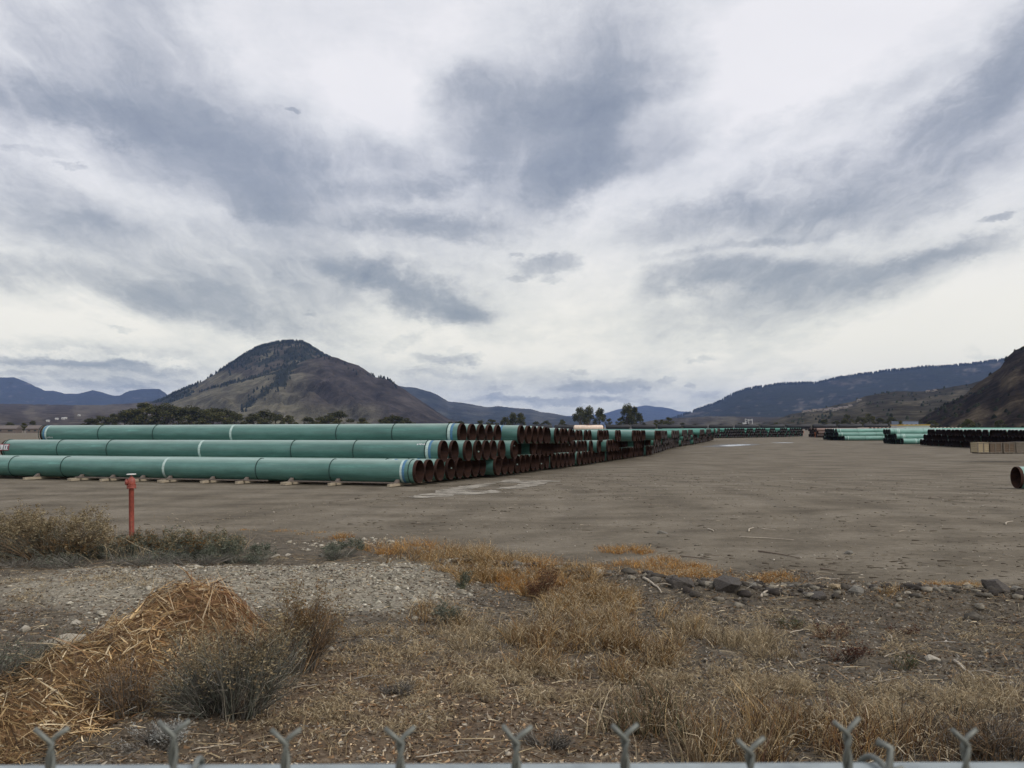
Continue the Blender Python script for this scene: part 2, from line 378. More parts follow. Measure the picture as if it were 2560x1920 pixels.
# ------------------------------------------------------------------ haze
hb = MB(); hb.box((0, 8400, 346), (29300, 18700, 708)); hz = hb.build('haze', None)
hm = bpy.data.materials.new('haze_air'); hm.use_nodes = True; nt = hm.node_tree; nt.nodes.clear()
out = N(nt, 'ShaderNodeOutputMaterial'); pv = N(nt, 'ShaderNodeVolumePrincipled')
pv.inputs['Color'].default_value = (.34, .50, .95, 1); pv.inputs['Density'].default_value = 3.8e-5
nt.links.new(pv.outputs[0], out.inputs['Volume']); hz.data.materials.append(hm); tag(hz, kind='stuff')

# ------------------------------------------------------------------ pipes
AL = R_(18); AX = Vector((-math.cos(AL), math.sin(AL), 0)); NV = Vector((math.sin(AL), math.cos(AL), 0))
PR, ZB, PP = .45, .12, .748
def coatmat(name, col):
    m, nt, b = newmat(name)
    f = noise(nt, 1.3, 5, .6, stretch=(.25, 1, 1)); f2 = noise(nt, 30, 4, .7); f3 = noise(nt, 4, 6, .75, stretch=(.12, 1, 1))
    oi = N(nt, 'ShaderNodeObjectInfo')
    c = ramp(nt, f, [(.3, tuple(x*.74 for x in col)), (.7, (col[0]*1.55, col[1]*1.25, col[2]*1.3))])
    c = mix(nt, .6, c, ramp(nt, f3, [(.36, .62), (.6, 1.08), (.70, 1.9)]), 'MULTIPLY')
    sc_ = noise(nt, 9, 3, .5, stretch=(.04, 1, 1)); c = mix(nt, ramp(nt, sc_, [(.66, 0), (.72, .35)]), c, (.22, .33, .29))
    c = mix(nt, .35, c, ramp(nt, f2, [(.35, .75), (.7, 1.2)]), 'MULTIPLY')
    c = mix(nt, .5, c, ramp(nt, oi.outputs['Random'], [(0, .75), (1, 1.2)]), 'MULTIPLY')
    # dust on the upper side of each pipe, paled into a painted top highlight
    ge = N(nt, 'ShaderNodeNewGeometry'); sx = N(nt, 'ShaderNodeSeparateXYZ'); nt.links.new(ge.outputs['Normal'], sx.inputs[0])
    mr = N(nt, 'ShaderNodeMapRange'); mr.inputs[1].default_value = .55; mr.inputs[2].default_value = 1.0; mr.inputs[4].default_value = .6
    nt.links.new(sx.outputs[2], mr.inputs[0]); mu = N(nt, 'ShaderNodeMath', operation='MULTIPLY')
    nt.links.new(mr.outputs[0], mu.inputs[0]); nt.links.new(ramp(nt, f3, [(.3, .5), (.7, 1.0)]), mu.inputs[1])
    c = mix(nt, mu.outputs[0], c, (.42, .52, .47))
    nt.links.new(c, b.inputs['Base Color']); b.inputs['Roughness'].default_value = .36; b.inputs['Specular IOR Level'].default_value = .6
    return m
m_coat = coatmat('green_epoxy', (.064, .185, .158)); m_coat2 = coatmat('pale_green_epoxy', (.12, .30, .25))
def rustmat(name, dark, mid):
    m, nt, b = newmat(name)
    f = noise(nt, 5, 6, .7, stretch=(.4, 1, 1)); f2 = noise(nt, 40, 4, .7); oi = N(nt, 'ShaderNodeObjectInfo')
    c = ramp(nt, f, [(.3, dark), (.7, mid)]); c = mix(nt, .5, c, ramp(nt, f2, [(.3, .6), (.7, 1.3)]), 'MULTIPLY')
    c = mix(nt, .6, c, ramp(nt, oi.outputs['Random'], [(0, .65), (1, 1.35)]), 'MULTIPLY')
    nt.links.new(c, b.inputs['Base Color']); b.inputs['Roughness'].default_value = .85; b.inputs['Specular IOR Level'].default_value = .2
    bump(nt, b, f2, .3, .005); return m
m_rust = rustmat('rusty_steel', (.017, .0095, .008), (.058, .028, .020))
m_rustd = rustmat('dark_steel', (.013, .009, .009), (.034, .021, .018))
m_white = simple('white_paint', (.40, .52, .49), .6, .25, 8, stretch=(1, 3, 3)); m_blue = simple('blue_paint', (.06, .17, .30), .55, .25, 8, stretch=(1, 3, 3))
m_rope = simple('dark_rope', (.012, .035, .032), .85, .3, 30); m_bolt = simple('grey_cap', (.4, .38, .34), .6)
def tube_me(name, x0, x1, r, seg=40):
    vs = []; 
    for x in (x0, x1):
        for j in range(seg):
            a = 2*math.pi*j/seg; vs.append((x, r*math.cos(a), r*math.sin(a)))
    fs = [(j, (j+1) % seg, seg+(j+1) % seg, seg+j) for j in range(seg)]
    me = bpy.data.meshes.new(name); me.from_pydata(vs, [], fs); me.polygons.foreach_set('use_smooth', [True]*len(fs)); me.update(); return me
def wall_me(name, L, r, seg=40, th=.018, bare=.13):
    m = MB(); ring = [(r-.004, -.0), (r-.004, bare)]
    m.lathe([(r-th, L), (r-th, 0), (r-.004, 0), (r-.004, bare), (r-.001, bare)], axis=(-1, 0, 0), seg=seg)
    m.lathe([(r-.001, L-bare), (r-.004, L-bare), (r-.004, L), (r-th, L)], axis=(-1, 0, 0), seg=seg)
    me = bpy.data.meshes.new(name); me.from_pydata(m.v, [], m.f); me.polygons.foreach_set('use_smooth', [True]*len(m.f)); me.update()
    return me
def sharp(me):
    try: me.set_sharp_from_angle(angle=R_(40))
    except Exception: pass
L0 = 23.5
def mk_set(r, L, mats, seg=40):
    c, w = mats
    d = {}
    d['coat'] = tube_me('coating', -.125, -(L-.125), r, seg); d['coat'].materials.append(c)
    d['wall'] = wall_me('steel_wall', L, r, seg); sharp(d['wall']); d['wall'].materials.append(w)
    d['bandw'] = tube_me('painted_band', -.06, .06, r+.003, seg); d['bandw'].materials.append(m_white)
    d['bandb'] = tube_me('painted_band', -.055, .055, r+.0035, seg); d['bandb'].materials.append(m_blue)
    rp = MB(); pts = [(0, (r+.012)*math.cos(a), (r+.012)*math.sin(a)) for a in [2*math.pi*j/32 for j in range(33)]]
    rp.tube(pts, .017, 6, False); me = bpy.data.meshes.new('rope_spacer'); me.from_pydata(rp.v, [], rp.f); me.update(); me.materials.append(m_rope); d['rope'] = me
    return d
SET = mk_set(PR, L0, (m_coat, m_rust)); SETF = mk_set(PR, L0, (m_coat, m_rust), 24); SMALL = mk_set(PR, 22.0, (m_coat2, m_rustd), 28); m_grye = rustmat('grey_primer_steel', (.022, .026, .027), (.055, .062, .062)); SMALLG = mk_set(PR, 22.0, (m_coat2, m_grye), 28)
def child(name, me, par, x=0):
    o = bpy.data.objects.new(name, me); COL.objects.link(o); o.parent = par; o.location = (x, 0, 0); return o
def pipe(loc, rz, st, label, group, parts=(), lab_extra=None):
    p = empty('steel_pipe', loc, rz); tag(p, label, 'pipe', group)
    child('coating', st['coat'], p); child('steel_wall', st['wall'], p)
    for k, x in parts:
        nm = 'rope_spacer' if k == 'rope' else 'painted_band'
        o = child(nm, st[k], p, x)
        if k == 'bandw': o['label'] = 'white painted band'
        if k == 'bandb': o['label'] = 'blue painted band'
    return p
ONES = ['', 'first', 'second', 'third', 'fourth', 'fifth', 'sixth', 'seventh', 'eighth', 'ninth', 'tenth', 'eleventh', 'twelfth', 'thirteenth', 'fourteenth', 'fifteenth', 'sixteenth', 'seventeenth', 'eighteenth', 'nineteenth']
def ordw(n):
    if n < 20: return ONES[n]
    t = ['', '', 'twent', 'thirt', 'fort', 'fift', 'sixt', 'sevent', 'eight', 'ninet'][n//10]
    return t+'ieth' if n % 10 == 0 else t+'y-'+ONES[n % 10]
def base_at(px, py):
    Yb = 60.0; d = ray(px, py)
    for _ in range(40): Yb = (H-.12-float(macro(d.x/d.y*Yb, Yb)))/(-d.z/d.y)*.5+Yb*.5
    return (d.x/d.y*Yb, Yb)
POLY = [base_at(*p) for p in ((1051,1208),(1226.6,1190),(1414.6,1165.6),(1526.6,1152),(1588,1142),(1620.6,1137),(1682,1119.6),(1787,1099.7))]; print(POLY)
pn = [Vector((a, b, 0)).dot(NV) for a, b in POLY]
def row_end(k):             # right end of the k-th row of the long stack
    n = pn[0]+k; x = np.interp(n, pn, [p[0] for p in POLY]); y = np.interp(n, pn, [p[1] for p in POLY]); return Vector((x, y, 0))
def solve_setback(k, z, px):  # slide a pipe along its axis until its end meets a measured bearing
    e = row_end(k); d = ray(px, 1130); t = d.x/d.y; s = (t*e.y-e.x)/(AX.x-t*AX.y); return s
def s_at(E, px):            # distance along the pipe to the ring seen at bearing px
    q = E-NV*PR; d = ray(px, 1130); t = d.x/d.y; return (t*q.y-q.x)/(AX.x-t*AX.y)
layers = [('bottom', 0.0, 0), ('middle', 2.5, 1), ('top', 5.0, 2)]
first_px = [1050, 1111, 1158]
ropes_px = [[22, 152, 639, 823, 1020], [8, 141, 265, 726, 882, 1061], [95, 243, 380, 839, 979, 1116]]
white_px = [[408, 1002], [497, 1066], [112, 575, 1121]]; blue_px = [[1007], [1073], [107, 1128]]
NIND = 56; rowsN = int(pn[-1]-pn[0]); FARV = []; rs = random.Random(5)
def far_tube(E, ax, L, r, col, rim, seg=10):
    FARV.append((E, ax, L, r, col, rim, seg))
cnt = 0
for li, (ln, off, lz) in enumerate(layers):
    zc = ZB+PR+PP*lz; n = 0; k = off; prev = 0
    d0 = solve_setback(off, zc, first_px[li]); left = 2; g0k = off; sj = 0.0
    if li == 0: left = 2
    while k < rowsN-off*.6:
        n += 1
        if left == 0:       # pipes were laid down in small flush lots
            left = rs.choice([2, 3, 3, 4, 5, 6] if li < 2 else [2, 2, 3, 4, 4, 5, 6]); g0k = k
            sj = rs.uniform(-.22, .22) if li < 2 else rs.choice([-1.3, -.8, -.4, -.1, .1, .5])
            if rs.random() < .12: sj += .6
        left -= 1; s = sj+rs.uniform(-.05, .05) if n > 1 else 0
        if rs.random() < .05 and n > 2: s += rs.choice([.35, .5, -.35])
        base = row_end(g0k)+NV*(k-g0k); fade = max(0, 1-(k-off)/6.0)
        E = base+AX*(d0*fade+s); E.z = zc+float(macro(E.x, E.y))
        if n <= NIND:
            parts = []
            if n == 1:
                parts = [('rope', -s_at(E, p)) for p in ropes_px[li]]+[('bandw', -s_at(E, p)) for p in white_px[li]]+[('bandb', -s_at(E, p)) for p in blue_px[li]]
            elif n < 34:
                a = rs.uniform(.9, 1.6); parts = [('bandw', -a), ('bandb', -a+.13), ('rope', -a-.3)]+([('rope', -4.5), ('rope', -8.2), ('bandw', -11.7)] if li == 2 else [])
            st = SET if n < 30 else SETF
            how = 'recessed ' if s > .55 else ('protruding ' if s < -.3 else '')
            if n == 1: lab = f'green pipe with rope rings, nearest the camera in {ln} layer of left stack'
            else: lab = f'{how}green rusty-ended pipe, {ordw(n)} from the front in {ln} layer of left stack'
            p = pipe(E, -AL, st, lab, 'green coated pipes of the long left stack', parts); cnt += 1
            if li == 1 and n == 1: MIDP = p
            if (li, n) in ((0, 3), (0, 4), (1, 3), (1, 4), (1, 8), (0, 18), (1, 24), (0, 12)):
                mb = MB(); a = rs.uniform(-2.4, -.9) if n % 2 else rs.uniform(-.3, .6); rr_ = PR-.024
                mb.lathe([(0.001, .0), (.035, .0), (.035, .006)], (-.16, math.cos(a)*rr_, math.sin(a)*rr_), (0, -math.cos(a), -math.sin(a)), 12)
                o = mb.build('sticker', m_white, p)
        else: far_tube(E, AX, L0, PR, (.09, .25, .205), (.034, .017, .0135))
        k += 1.0
print('left individual', cnt)
# tag on the middle front pipe: a white sign with a red frame and dark letters
def arc_patch(mb, x0, x1, a0, a1, r, mi, n=6):
    vs = []; fs = []
    for i in range(n+1):
        a = a0+(a1-a0)*i/n
        vs += [(x0, -r*math.cos(a), r*math.sin(a)), (x1, -r*math.cos(a), r*math.sin(a))]
    for i in range(n): fs.append((2*i, 2*i+1, 2*i+3, 2*i+2))
    mb.add(vs, fs, mi)
m_redp = simple('red_print', (.22, .02, .04), .6, .1); m_ink = simple('dark_print', (.03, .02, .05), .6, .1); m_lbl = simple('label_white', (.6, .6, .62), .6, .05)
E1 = MIDP.location; TOPP = [o for o in bpy.data.objects if o.get('label', '').startswith('green pipe with rope rings, nearest the camera in top')][0]
for PP_, pxm, vv in ((TOPP, 116, -.5), (MIDP, 1040, .62)):
    q0 = -s_at(Vector(PP_.location), pxm); mb_ = MB()
    for k_ in range(5): arc_patch(mb_, q0+k_*.075, q0+k_*.075+.045, vv+.05*(k_ % 2), vv+.14+.03*(k_ % 3), PR+.004, 0, 2)
    mb_.build('chalk_mark', m_lbl, PP_)
xt = -s_at(Vector(E1), 22); tb = MB()
x_l = xt-1.35
arc_patch(tb, x_l, xt, -.12, .52, PR+.006, 0); arc_patch(tb, x_l, xt+.02, .47, .56, PR+.009, 1); arc_patch(tb, x_l, xt-.02, -.17, -.09, PR+.009, 1); arc_patch(tb, xt-.06, xt, -.12, .5, PR+.0085, 1)
u = .07
def stroke(cx, pts):       # letters run along x; v = 0..1 up the arc
    for (a, b, c, d) in pts: arc_patch(tb, cx+a*.16, cx+b*.16, .02+c*.34, .02+d*.34, PR+.008, 2, 2)
stroke(xt-1.2, [(0, .3, 0, 1), (.3, 1, .85, 1), (.3, 1, 0, .15)]); stroke(xt-.95, [(0, .25, 0, 1), (.75, 1, 0, 1), (.25, .75, .4, .6)])
stroke(xt-.66, [(0, .25, 0, 1), (.25, 1, .82, 1), (.25, 1, .4, .58), (.25, 1, 0, .18)])
stroke(xt-.30, [(.3, .6, 0, .8), (0, 1, .8, 1)]); stroke(xt-.1, [(-.1, .25, 0, .5), (-.1, .25, .6, 1)])
tb.build('tag', [m_lbl, m_redp, m_ink], MIDP)['label'] = 'white tag with red border and dark letters'
# a white scrawl by the left end of the top front pipe
# ---- smaller pipes on the right
SG = 'smaller green pipes stacked on the right'
def small_stack(X0, Y0, ax, counts, off, name, group, sets, a=-.05, dirY=1, parts_fn=None, rz=0, sp=.95, words='from the front'):
    """rows go along +Y (dirY=1) or towards the camera (-1); pipes run along +X from their near ends"""
    pp = .755; tot = 0
    for lz, c in enumerate(counts):
        for i in range(c):
            t = (i+off[lz])*sp; e = rs.uniform(-.12, .12)
            loc = Vector((X0+a*t*(1 if dirY < 0 else -1)*1.0+e+ax[lz], Y0+dirY*t, .05+PR+pp*lz)); loc.z += float(macro(loc.x, loc.y))
            ln = ('bottom', 'middle', 'top')[lz]
            lab = f'{name} pipe, {ordw(i+1)} {words} in its {ln} layer'
            pr = parts_fn(lz, i) if parts_fn else ()
            pipe(loc, math.pi+rz, sets, lab, group, pr); tot += 1
    return tot
f_b = lambda lz, i: [('bandw', -(1.0+.15*lz)), ('bandw', -1.25-.15*lz), ('rope', -.75), ('rope', -5.5)] if i < 2 and lz else ([('bandw', -2.1), ('bandw', -3.1), ('bandw', -3.35), ('rope', -2.5)] if i < 2 else [])
f_a = lambda lz, i: [('bandw', -.85), ('rope', -.6), ('rope', -4.3), ('rope', -7.9)] if i < 2 else []
n1 = small_stack(68.0, 181, [0, -1.0, -1.3], [13, 9, 7], [0, .5, 1], 'pale green', 'pipes of the farther right stack', SMALLG, 0.0, 1, f_a, words='from the front of the stack behind,')
n2 = small_stack(62.9, 142.4, [0, -.8, -1.6], [8, 5, 3], [0, .5, 1], 'pale green white-banded', 'pipes of the middle right stack', SMALLG, 0.0, 1, f_b)
n3 = small_stack(62.6, 134.8, [0, 0, 0], [38, 36, 34], [0, 1.5, 3], 'pale-topped dark-ended', 'dark ended pipes of the right edge stack', SMALL, -.08, -1, words='from the far corner')
NP = pipe(Vector((20.85, 36.6, .47+float(macro(21, 36.6)))), math.pi-.06, mk_set(PR, 18, (m_coat2, m_rust)), 'single pale green pipe lying alone on the ground at the right edge', 'steel pipes', [('rope', -.62), ('bandw', -1.2)])
print('right', n1, n2, n3)
# remainder: far rows, beyond the 300 largest
for lz in range(3):                 # far stack closing the yard
    for i in range(48):
        t = (i-8+.5*lz)*.765; ph = R_(40); t *= 1.25; e = Vector((54+t*math.cos(ph), 227+t*math.sin(ph), .5-.62+.755*lz))
        bx = Vector((-math.sin(ph), math.cos(ph), 0)); sb = rs.choice([0, 0, 0, .2, .1, 1.5]) if lz == 2 else rs.choice([0, .1, .3])
        far_tube(e+bx*sb, bx, 14, PR, (.11, .30, .235), (.016, .013, .013))
for lz in range(3):                 # rusty block beside the farther right stack
    for i in range(7): far_tube(Vector((78.2+rs.uniform(-.3, .3), 226+i*.95, -.1+.75*lz)), Vector((1, 0, 0)), 12, PR, (.16, .11, .095) if i < 2 and lz else (.05, .03, .026), (.045, .02, .017))
for lz in range(3):                 # row of orange ended pipes behind the right stacks
    for i in range(25): far_tube(Vector((87+i*.98, 214+i*.1, .0+.76*lz)), Vector((.1, 1, 0)).normalized(), 10, PR, (.42, .30, .22), (.33, .10, .045), 10)
for lz in range(3):                 # more pipes beyond the right edge stack
    for i in range(88): far_tube(Vector((93-.05*i+rs.uniform(-.2, .2)+(22.5 if i < 40 else 0), 152+i*.97, -.13+.755*lz)), Vector((1, 0, 0)), 22, PR, (.14, .34, .27), (.016, .013, .013))
V = []; Fs = []; Cc = []; b0 = 0
for E, ax, L, r, col, rim, seg in FARV:
    ax = Vector(ax); w = ax.cross(Vector((0, 0, 1))).normalized(); up = Vector((0, 0, 1)); jit = rs.uniform(.75, 1.2)
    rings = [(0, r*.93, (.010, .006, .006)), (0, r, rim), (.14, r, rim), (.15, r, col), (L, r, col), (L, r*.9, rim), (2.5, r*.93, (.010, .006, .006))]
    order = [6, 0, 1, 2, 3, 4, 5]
    for q in order:
        s_, rad, cl = rings[q]
        for j in range(seg):
            a = 2*math.pi*j/seg; p = E+ax*s_+(w*math.cos(a)+up*math.sin(a))*rad; V.append(tuple(p)); Cc.append(tuple(x*jit for x in cl))
    for q in range(6):
        for j in range(seg):
            a = b0+q*seg+j; b = b0+q*seg+(j+1) % seg; Fs.append((a, a+seg, b+seg, b))
    b0 += 7*seg
fp = npmesh('far_pipes', V, Fs, attrmat('far_pipe_steel', .6, 0, .4), np.array(Cc)); tag(fp, 'remaining green and dark pipes of the far rows closing the yard', 'pipe', kind='stuff')
if fp.data.polygons: fp.data.polygons.foreach_set('use_smooth', [True]*len(fp.data.polygons))

# ------------------------------------------------------------------ timbers and boards under the front pipe
m_tim = simple('weathered_timber', (.30, .255, .19), .85, .35, 12, stretch=(1, .15, 1), bmp=.3); m_brd = simple('grey_brown_board', (.13, .105, .09), .85, .3, 10)
tg = 'timbers under the front pipe of the left stack'
E0 = row_end(0)+AX*solve_setback(0, .5, first_px[0]); E0.z = 0
tpx = [87, 197, 274, 349, 417, 524, 608, 720, 836, 985]
for i, px in enumerate(tpx):
    s = s_at(Vector((E0.x, E0.y, 0)), px+8); c = E0+AX*s; r = empty('timber', c, -AL+rs.uniform(-.03, .03))
    lb_ = ['leftmost timber under the front green pipe', 'rightmost timber below the banded end of the front green pipe'][0 if i == 0 else 1] if i in (0, 9) else f'pale timber poking from under the front green pipe, {ordw(i+1)} from the left'
    tag(r, lb_, 'timber', tg)
    b = MB(); b.box((0, 1.3, .055), (.13, 4.9, .11)); 
    if i % 3 == 1: b.box((.15, 1.1, .045), (.12, 4.6, .09))
    o = b.build('beam', m_tim, r)
    b = MB(); b.add([(-.07, -.62, .112), (.07, -.62, .112), (.07, -.36, .112), (-.07, -.36, .112), (-.07, -.40, .25), (.07, -.40, .25), (-.07, -.36, .25), (.07, -.36, .25)], [(0,1,5,4), (4,5,7,6), (0,4,6,3), (1,2,7,5), (2,3,6,7), (0,3,2,1)])
    b.build('chock', m_brd, r)
for i, (a, b_) in enumerate(((202, 470), (474, 679), (737, 848), (853, 993))):
    sa, sb_ = s_at(E0, a), s_at(E0, b_); p0 = E0+AX*sa-NV*.72; p1 = E0+AX*sb_-NV*.72; c = (p0+p1)/2
    b = MB(); b.box((0, 0, 0), ((p1-p0).length, .10, .045)); o = b.build('board', m_brd); o.location = (c.x, c.y, .136); o.rotation_euler = (0, 0, -AL)
    tag(o, ['long thin board across the timbers, leftmost', 'long thin board across the timbers right of the red standpipe', 'short thin board across the timbers left of centre', 'thin board ending beneath the blue banded pipe end'][i], 'board', 'boards lying across the timbers')

# ------------------------------------------------------------------ red standpipe
m_red = simple('red_paint_worn', (.25, .058, .040), .55, .35, 14, bmp=.1); m_redd = simple('chipped_red', (.13, .03, .025), .7, .4, 20); m_alu = simple('pale_metal', (.62, .62, .6), .45, .1, 5)
b0_ = gr(329, 1346); sx_, sy_ = b0_.x, b0_.y; sz = zz(sx_, sy_)
sp = empty('standpipe', (sx_, sy_, sz), R_(20)); sp.rotation_euler = (0, R_(-1.2), R_(20)); tag(sp, 'red valve standpipe with a pale handwheel standing among grey shrubs', 'standpipe')
b = MB(); b.lathe([(.052, -.05), (.052, .98), (.056, .985), (.056, 1.0)], seg=24); b.build('post', m_red, sp, True)
b = MB(); b.lathe([(.05, .99), (.092, .99), (.092, 1.012), (.088, 1.018), (.088, 1.03), (.092, 1.035), (.092, 1.055), (.05, 1.057)], seg=24)
for j in range(6):
    a = j*math.pi/3; b.tube([(.080*math.cos(a), .080*math.sin(a), .975), (.080*math.cos(a), .080*math.sin(a), 1.07)], .011, 6)
b.build('flange', m_red, sp)
b = MB(); b.lathe([(.07, 1.05), (.078, 1.08), (.076, 1.15), (.06, 1.19), (.035, 1.205), (.034, 1.225), (.0, 1.228)], seg=20); b.build('valve_body', m_red, sp, True)
b = MB(); b.lathe([(.045, 0), (.048, .03), (.058, .035), (.058, .06), (.045, .07), (0, .072)], (-.05, 0, 1.115), (-1, -.25, .05), 18); b.build('outlet', m_red, sp, True)
b = MB(); b.tube([(0, 0, 1.21), (0, 0, 1.28)], .012, 8); b.build('stem', m_redd, sp)
b = MB(); b.tube([(.085*math.cos(a), .085*math.sin(a), 1.272) for a in [2*math.pi*j/24 for j in range(25)]], .011, 8, False)
for j in range(3):
    a = j*math.pi/1.5; b.tube([(0, 0, 1.272), (.085*math.cos(a), .085*math.sin(a), 1.272)], .009, 6)
b.build('handwheel', m_alu, sp)

# ------------------------------------------------------------------ fence in front
m_galv = simple('galvanised_steel', (.29, .33, .34), .5, .18, 40, metal=.35); m_wire = simple('weathered_wire', (.155, .165, .15), .55, .25, 60, metal=.45)
FY = .56; _p = at(1280, 1906.5, FY); RZ = _p.z-.021/math.cos(math.atan2(H-_p.z, FY))-.0005
fn = empty('chain_link_fence', (0, FY, 0)); tag(fn, 'galvanised chain link fence with twisted wire tips along the bottom of the view', 'fence')
b = MB(); b.tube([(-1.8, 0, RZ), (1.8, 0, RZ)], .021, 28); b.build('top_rail', m_galv, fn, True)
for sx2 in (-1.75, 1.75):
    b = MB(); b.tube([(sx2, .055, -.4), (sx2, .055, RZ+.06)], .03, 20); b.lathe([(.036, 0), (.036, .05), (.02, .07), (0, .072)], (sx2, .055, RZ+.05), seg=16); b.build('post', m_galv, fn, True)
b = MB(); sp2 = .0728; tw = .034; wr = .00155; top = RZ+.0605
tipx = [110, 375, 617, 865, 1115, 1350, 1620, 1830, 2085]; tipy = [1830, 1812, 1832, 1830, 1830, 1822, 1858, 1812, 1834]
cfx = [(at(p*1.1573, y+20, FY-.024).x, at(p*1.1573, y+18, FY-.024).z) for p, y in zip(tipx, tipy)]
for i in range(-24, 25):
    if 0 <= i+4 < 9: x, ztop = cfx[i+4]
    else: x, ztop = i*sp2, top+random.uniform(-.004, .004)
    y0 = -.024; ph = random.uniform(-.4, .4)
    for sd in (0, math.pi):           # two wires twisted round each other, ends splayed
        pts = []
        for q in range(15):
            t = q/14; a = sd+ph+t*math.pi*2.0; pts.append((x+wr*.98*math.cos(a), y0+wr*.98*math.sin(a), ztop-tw*(1-t)))
        e = 1 if sd else -1
        pts[-1] = (x+e*.0012, y0+e*.0018, ztop)
        ex = random.uniform(-.0008, .0012); pts += [(x+e*.0024, y0+e*.0022, ztop+.0013), (x+e*(.0085+ex), y0+e*.003, ztop+.0062+random.uniform(-.0008, .0014)+(e < 0)*.0016)]
        # below the twist the wire runs off as the first diamond edge
        zb = ztop-tw; pts = [(x+e*sp2/2, y0+e*.004, zb-sp2*.62), (x+e*.010, y0+e*.003, zb-.010)]+pts
        b.tube(pts, wr, 7)
for i in range(-24, 25):              # the diamonds below
    x = i*sp2; z = RZ-.075
    pts = []
    for r in range(26):
        pts.append((x+(sp2/2 if r % 2 == 0 else 0), -.024+(.0022 if r % 2 else -.0022), z-r*sp2*.5)); 
    b.tube(pts, wr, 4); b.tube([(2*x-p[0]+(sp2 if 0 else 0), -.048-p[1], p[2]) for p in pts], wr, 4)
b.build('wire_mesh', m_wire, fn, True)
def tie(px, seed, name='wire_tie'):
    rg = random.Random(seed); x = at(px, 1890, FY).x; b = MB(); pts = []
    for q in range(30):
        a = -2.3+q/29*5.2; pts.append((x+q*.0006, -.0245*math.cos(a-math.pi/2)*0+(.0245)*math.sin(a)*-1, RZ+.0245*math.cos(a)))
    pts += [(x+.014, -.03, RZ+.02), (x+.008, -.035, RZ+.032), (x-.001, -.032, RZ+.028), (x-.004, -.030, RZ+.018), (x+.006, -.033, RZ+.010), (x+.022, -.034, RZ+.018), (x+.026, -.032, RZ+.020)]
    b.tube(pts, .0019, 7); b.build(name, m_wire, fn, True)
tie(462, 1); tie(2160, 2)
b = MB(); xx = at(2135, 1890, FY).x
b.tube([(xx-.028, -.030, RZ+.012), (xx-.018, -.034, RZ+.023), (xx-.004, -.034, RZ+.019), (xx+.008, -.033, RZ+.03), (xx+.010, -.03, RZ+.042), (xx+.003, -.028, RZ+.045)], .0024, 7); b.build('wire_tie', m_wire, fn, True)

# ------------------------------------------------------------------ vegetation builders
m_grass = attrmat('dry_grass_blade', .75, .3, .2); m_twig = attrmat('twig', .85, 0, .15); m_straw = attrmat('straw', .6, .2, .3)
m_flow = attrmat('dry_flower', .9, .25, .1); m_chip = attrmat('litter_chip', .85, .1, .15)
PAL_GOLD = [(.40,.25,.10), (.33,.19,.07), (.47,.33,.16), (.24,.13,.05), (.54,.42,.24), (.17,.10,.05)]
PAL_ORNG = [(.50,.27,.08), (.42,.20,.055), (.56,.35,.13), (.30,.14,.045)]
PAL_PALE = [(.42,.34,.215), (.34,.27,.165), (.50,.42,.29), (.26,.195,.115)]
PAL_BRWN = [(.19,.125,.07), (.13,.083,.048), (.26,.175,.10), (.09,.06,.038)]
PAL_RED = [(.085,.036,.026), (.055,.027,.021), (.12,.058,.038)]
PAL_GREY = [(.15,.14,.125), (.10,.092,.08), (.21,.195,.17), (.07,.06,.052)]
PAL_SAGE = [(.125,.135,.11), (.09,.10,.08), (.17,.18,.15), (.07,.072,.058)]
PAL_GRN = [(.07,.082,.042), (.05,.062,.035), (.10,.105,.06)]
def pick(pal, n, rg): 
    c = np.array(pal)[rg.integers(0, len(pal), n)]; return c*rg.uniform(.75, 1.2, (n, 1))
def ribbons(P, D, L, W, C, segs=3, droop=.35, rg=RNG, up=None):
    """P base (n,3), D unit direction (n,3), L length, W width, C colour -> verts, faces, cols. Curved ribbons"""
    n = len(P); t = np.linspace(0, 1, segs+1)
    side = np.cross(D, rg.normal(0, 1, (n, 3))); side /= np.linalg.norm(side, axis=1, keepdims=True)+1e-9
    bend = np.zeros((n, 3)); a = rg.uniform(0, 2*np.pi, n); bend[:, 0] = np.cos(a); bend[:, 1] = np.sin(a); bend[:, 2] = -.9
    V = np.zeros((n, (segs+1)*2, 3))
    for k, tt in enumerate(t):
        c = P+D*(L*tt)[:, None]+bend*(L*droop*tt*tt)[:, None]*rg.uniform(.6, 1.1, (n, 1)) if k else P.copy()
        w = W*(1-.8*tt)
        V[:, 2*k] = c-side*w[:, None]/2; V[:, 2*k+1] = c+side*w[:, None]/2
    f = np.array([(2*k, 2*k+1, 2*k+3, 2*k+2) for k in range(segs)])
    Fr = (np.arange(n)[:, None, None]*(segs+1)*2+f[None]).reshape(-1, 4)
    return V.reshape(-1, 3), Fr, np.repeat(C, (segs+1)*2, 0)
class Bag:
    def __init__(s): s.V = []; s.F = []; s.C = []; s.n = 0
    def add(s, V, F, C): s.V.append(V); s.F.append(F+s.n); s.C.append(C); s.n += len(V)
    def build(s, name, mat, parent=None, local=None):
        V = np.concatenate(s.V)
        if local is not None: V = V-np.array(local)
        return npmesh(name, V, np.concatenate(s.F), mat, np.concatenate(s.C), parent)
def dirs(n, spread, rg, up=1.0):
    d = np.stack([rg.normal(0, spread, n), rg.normal(0, spread, n), np.full(n, up)], 1); return d/np.linalg.norm(d, axis=1, keepdims=True)
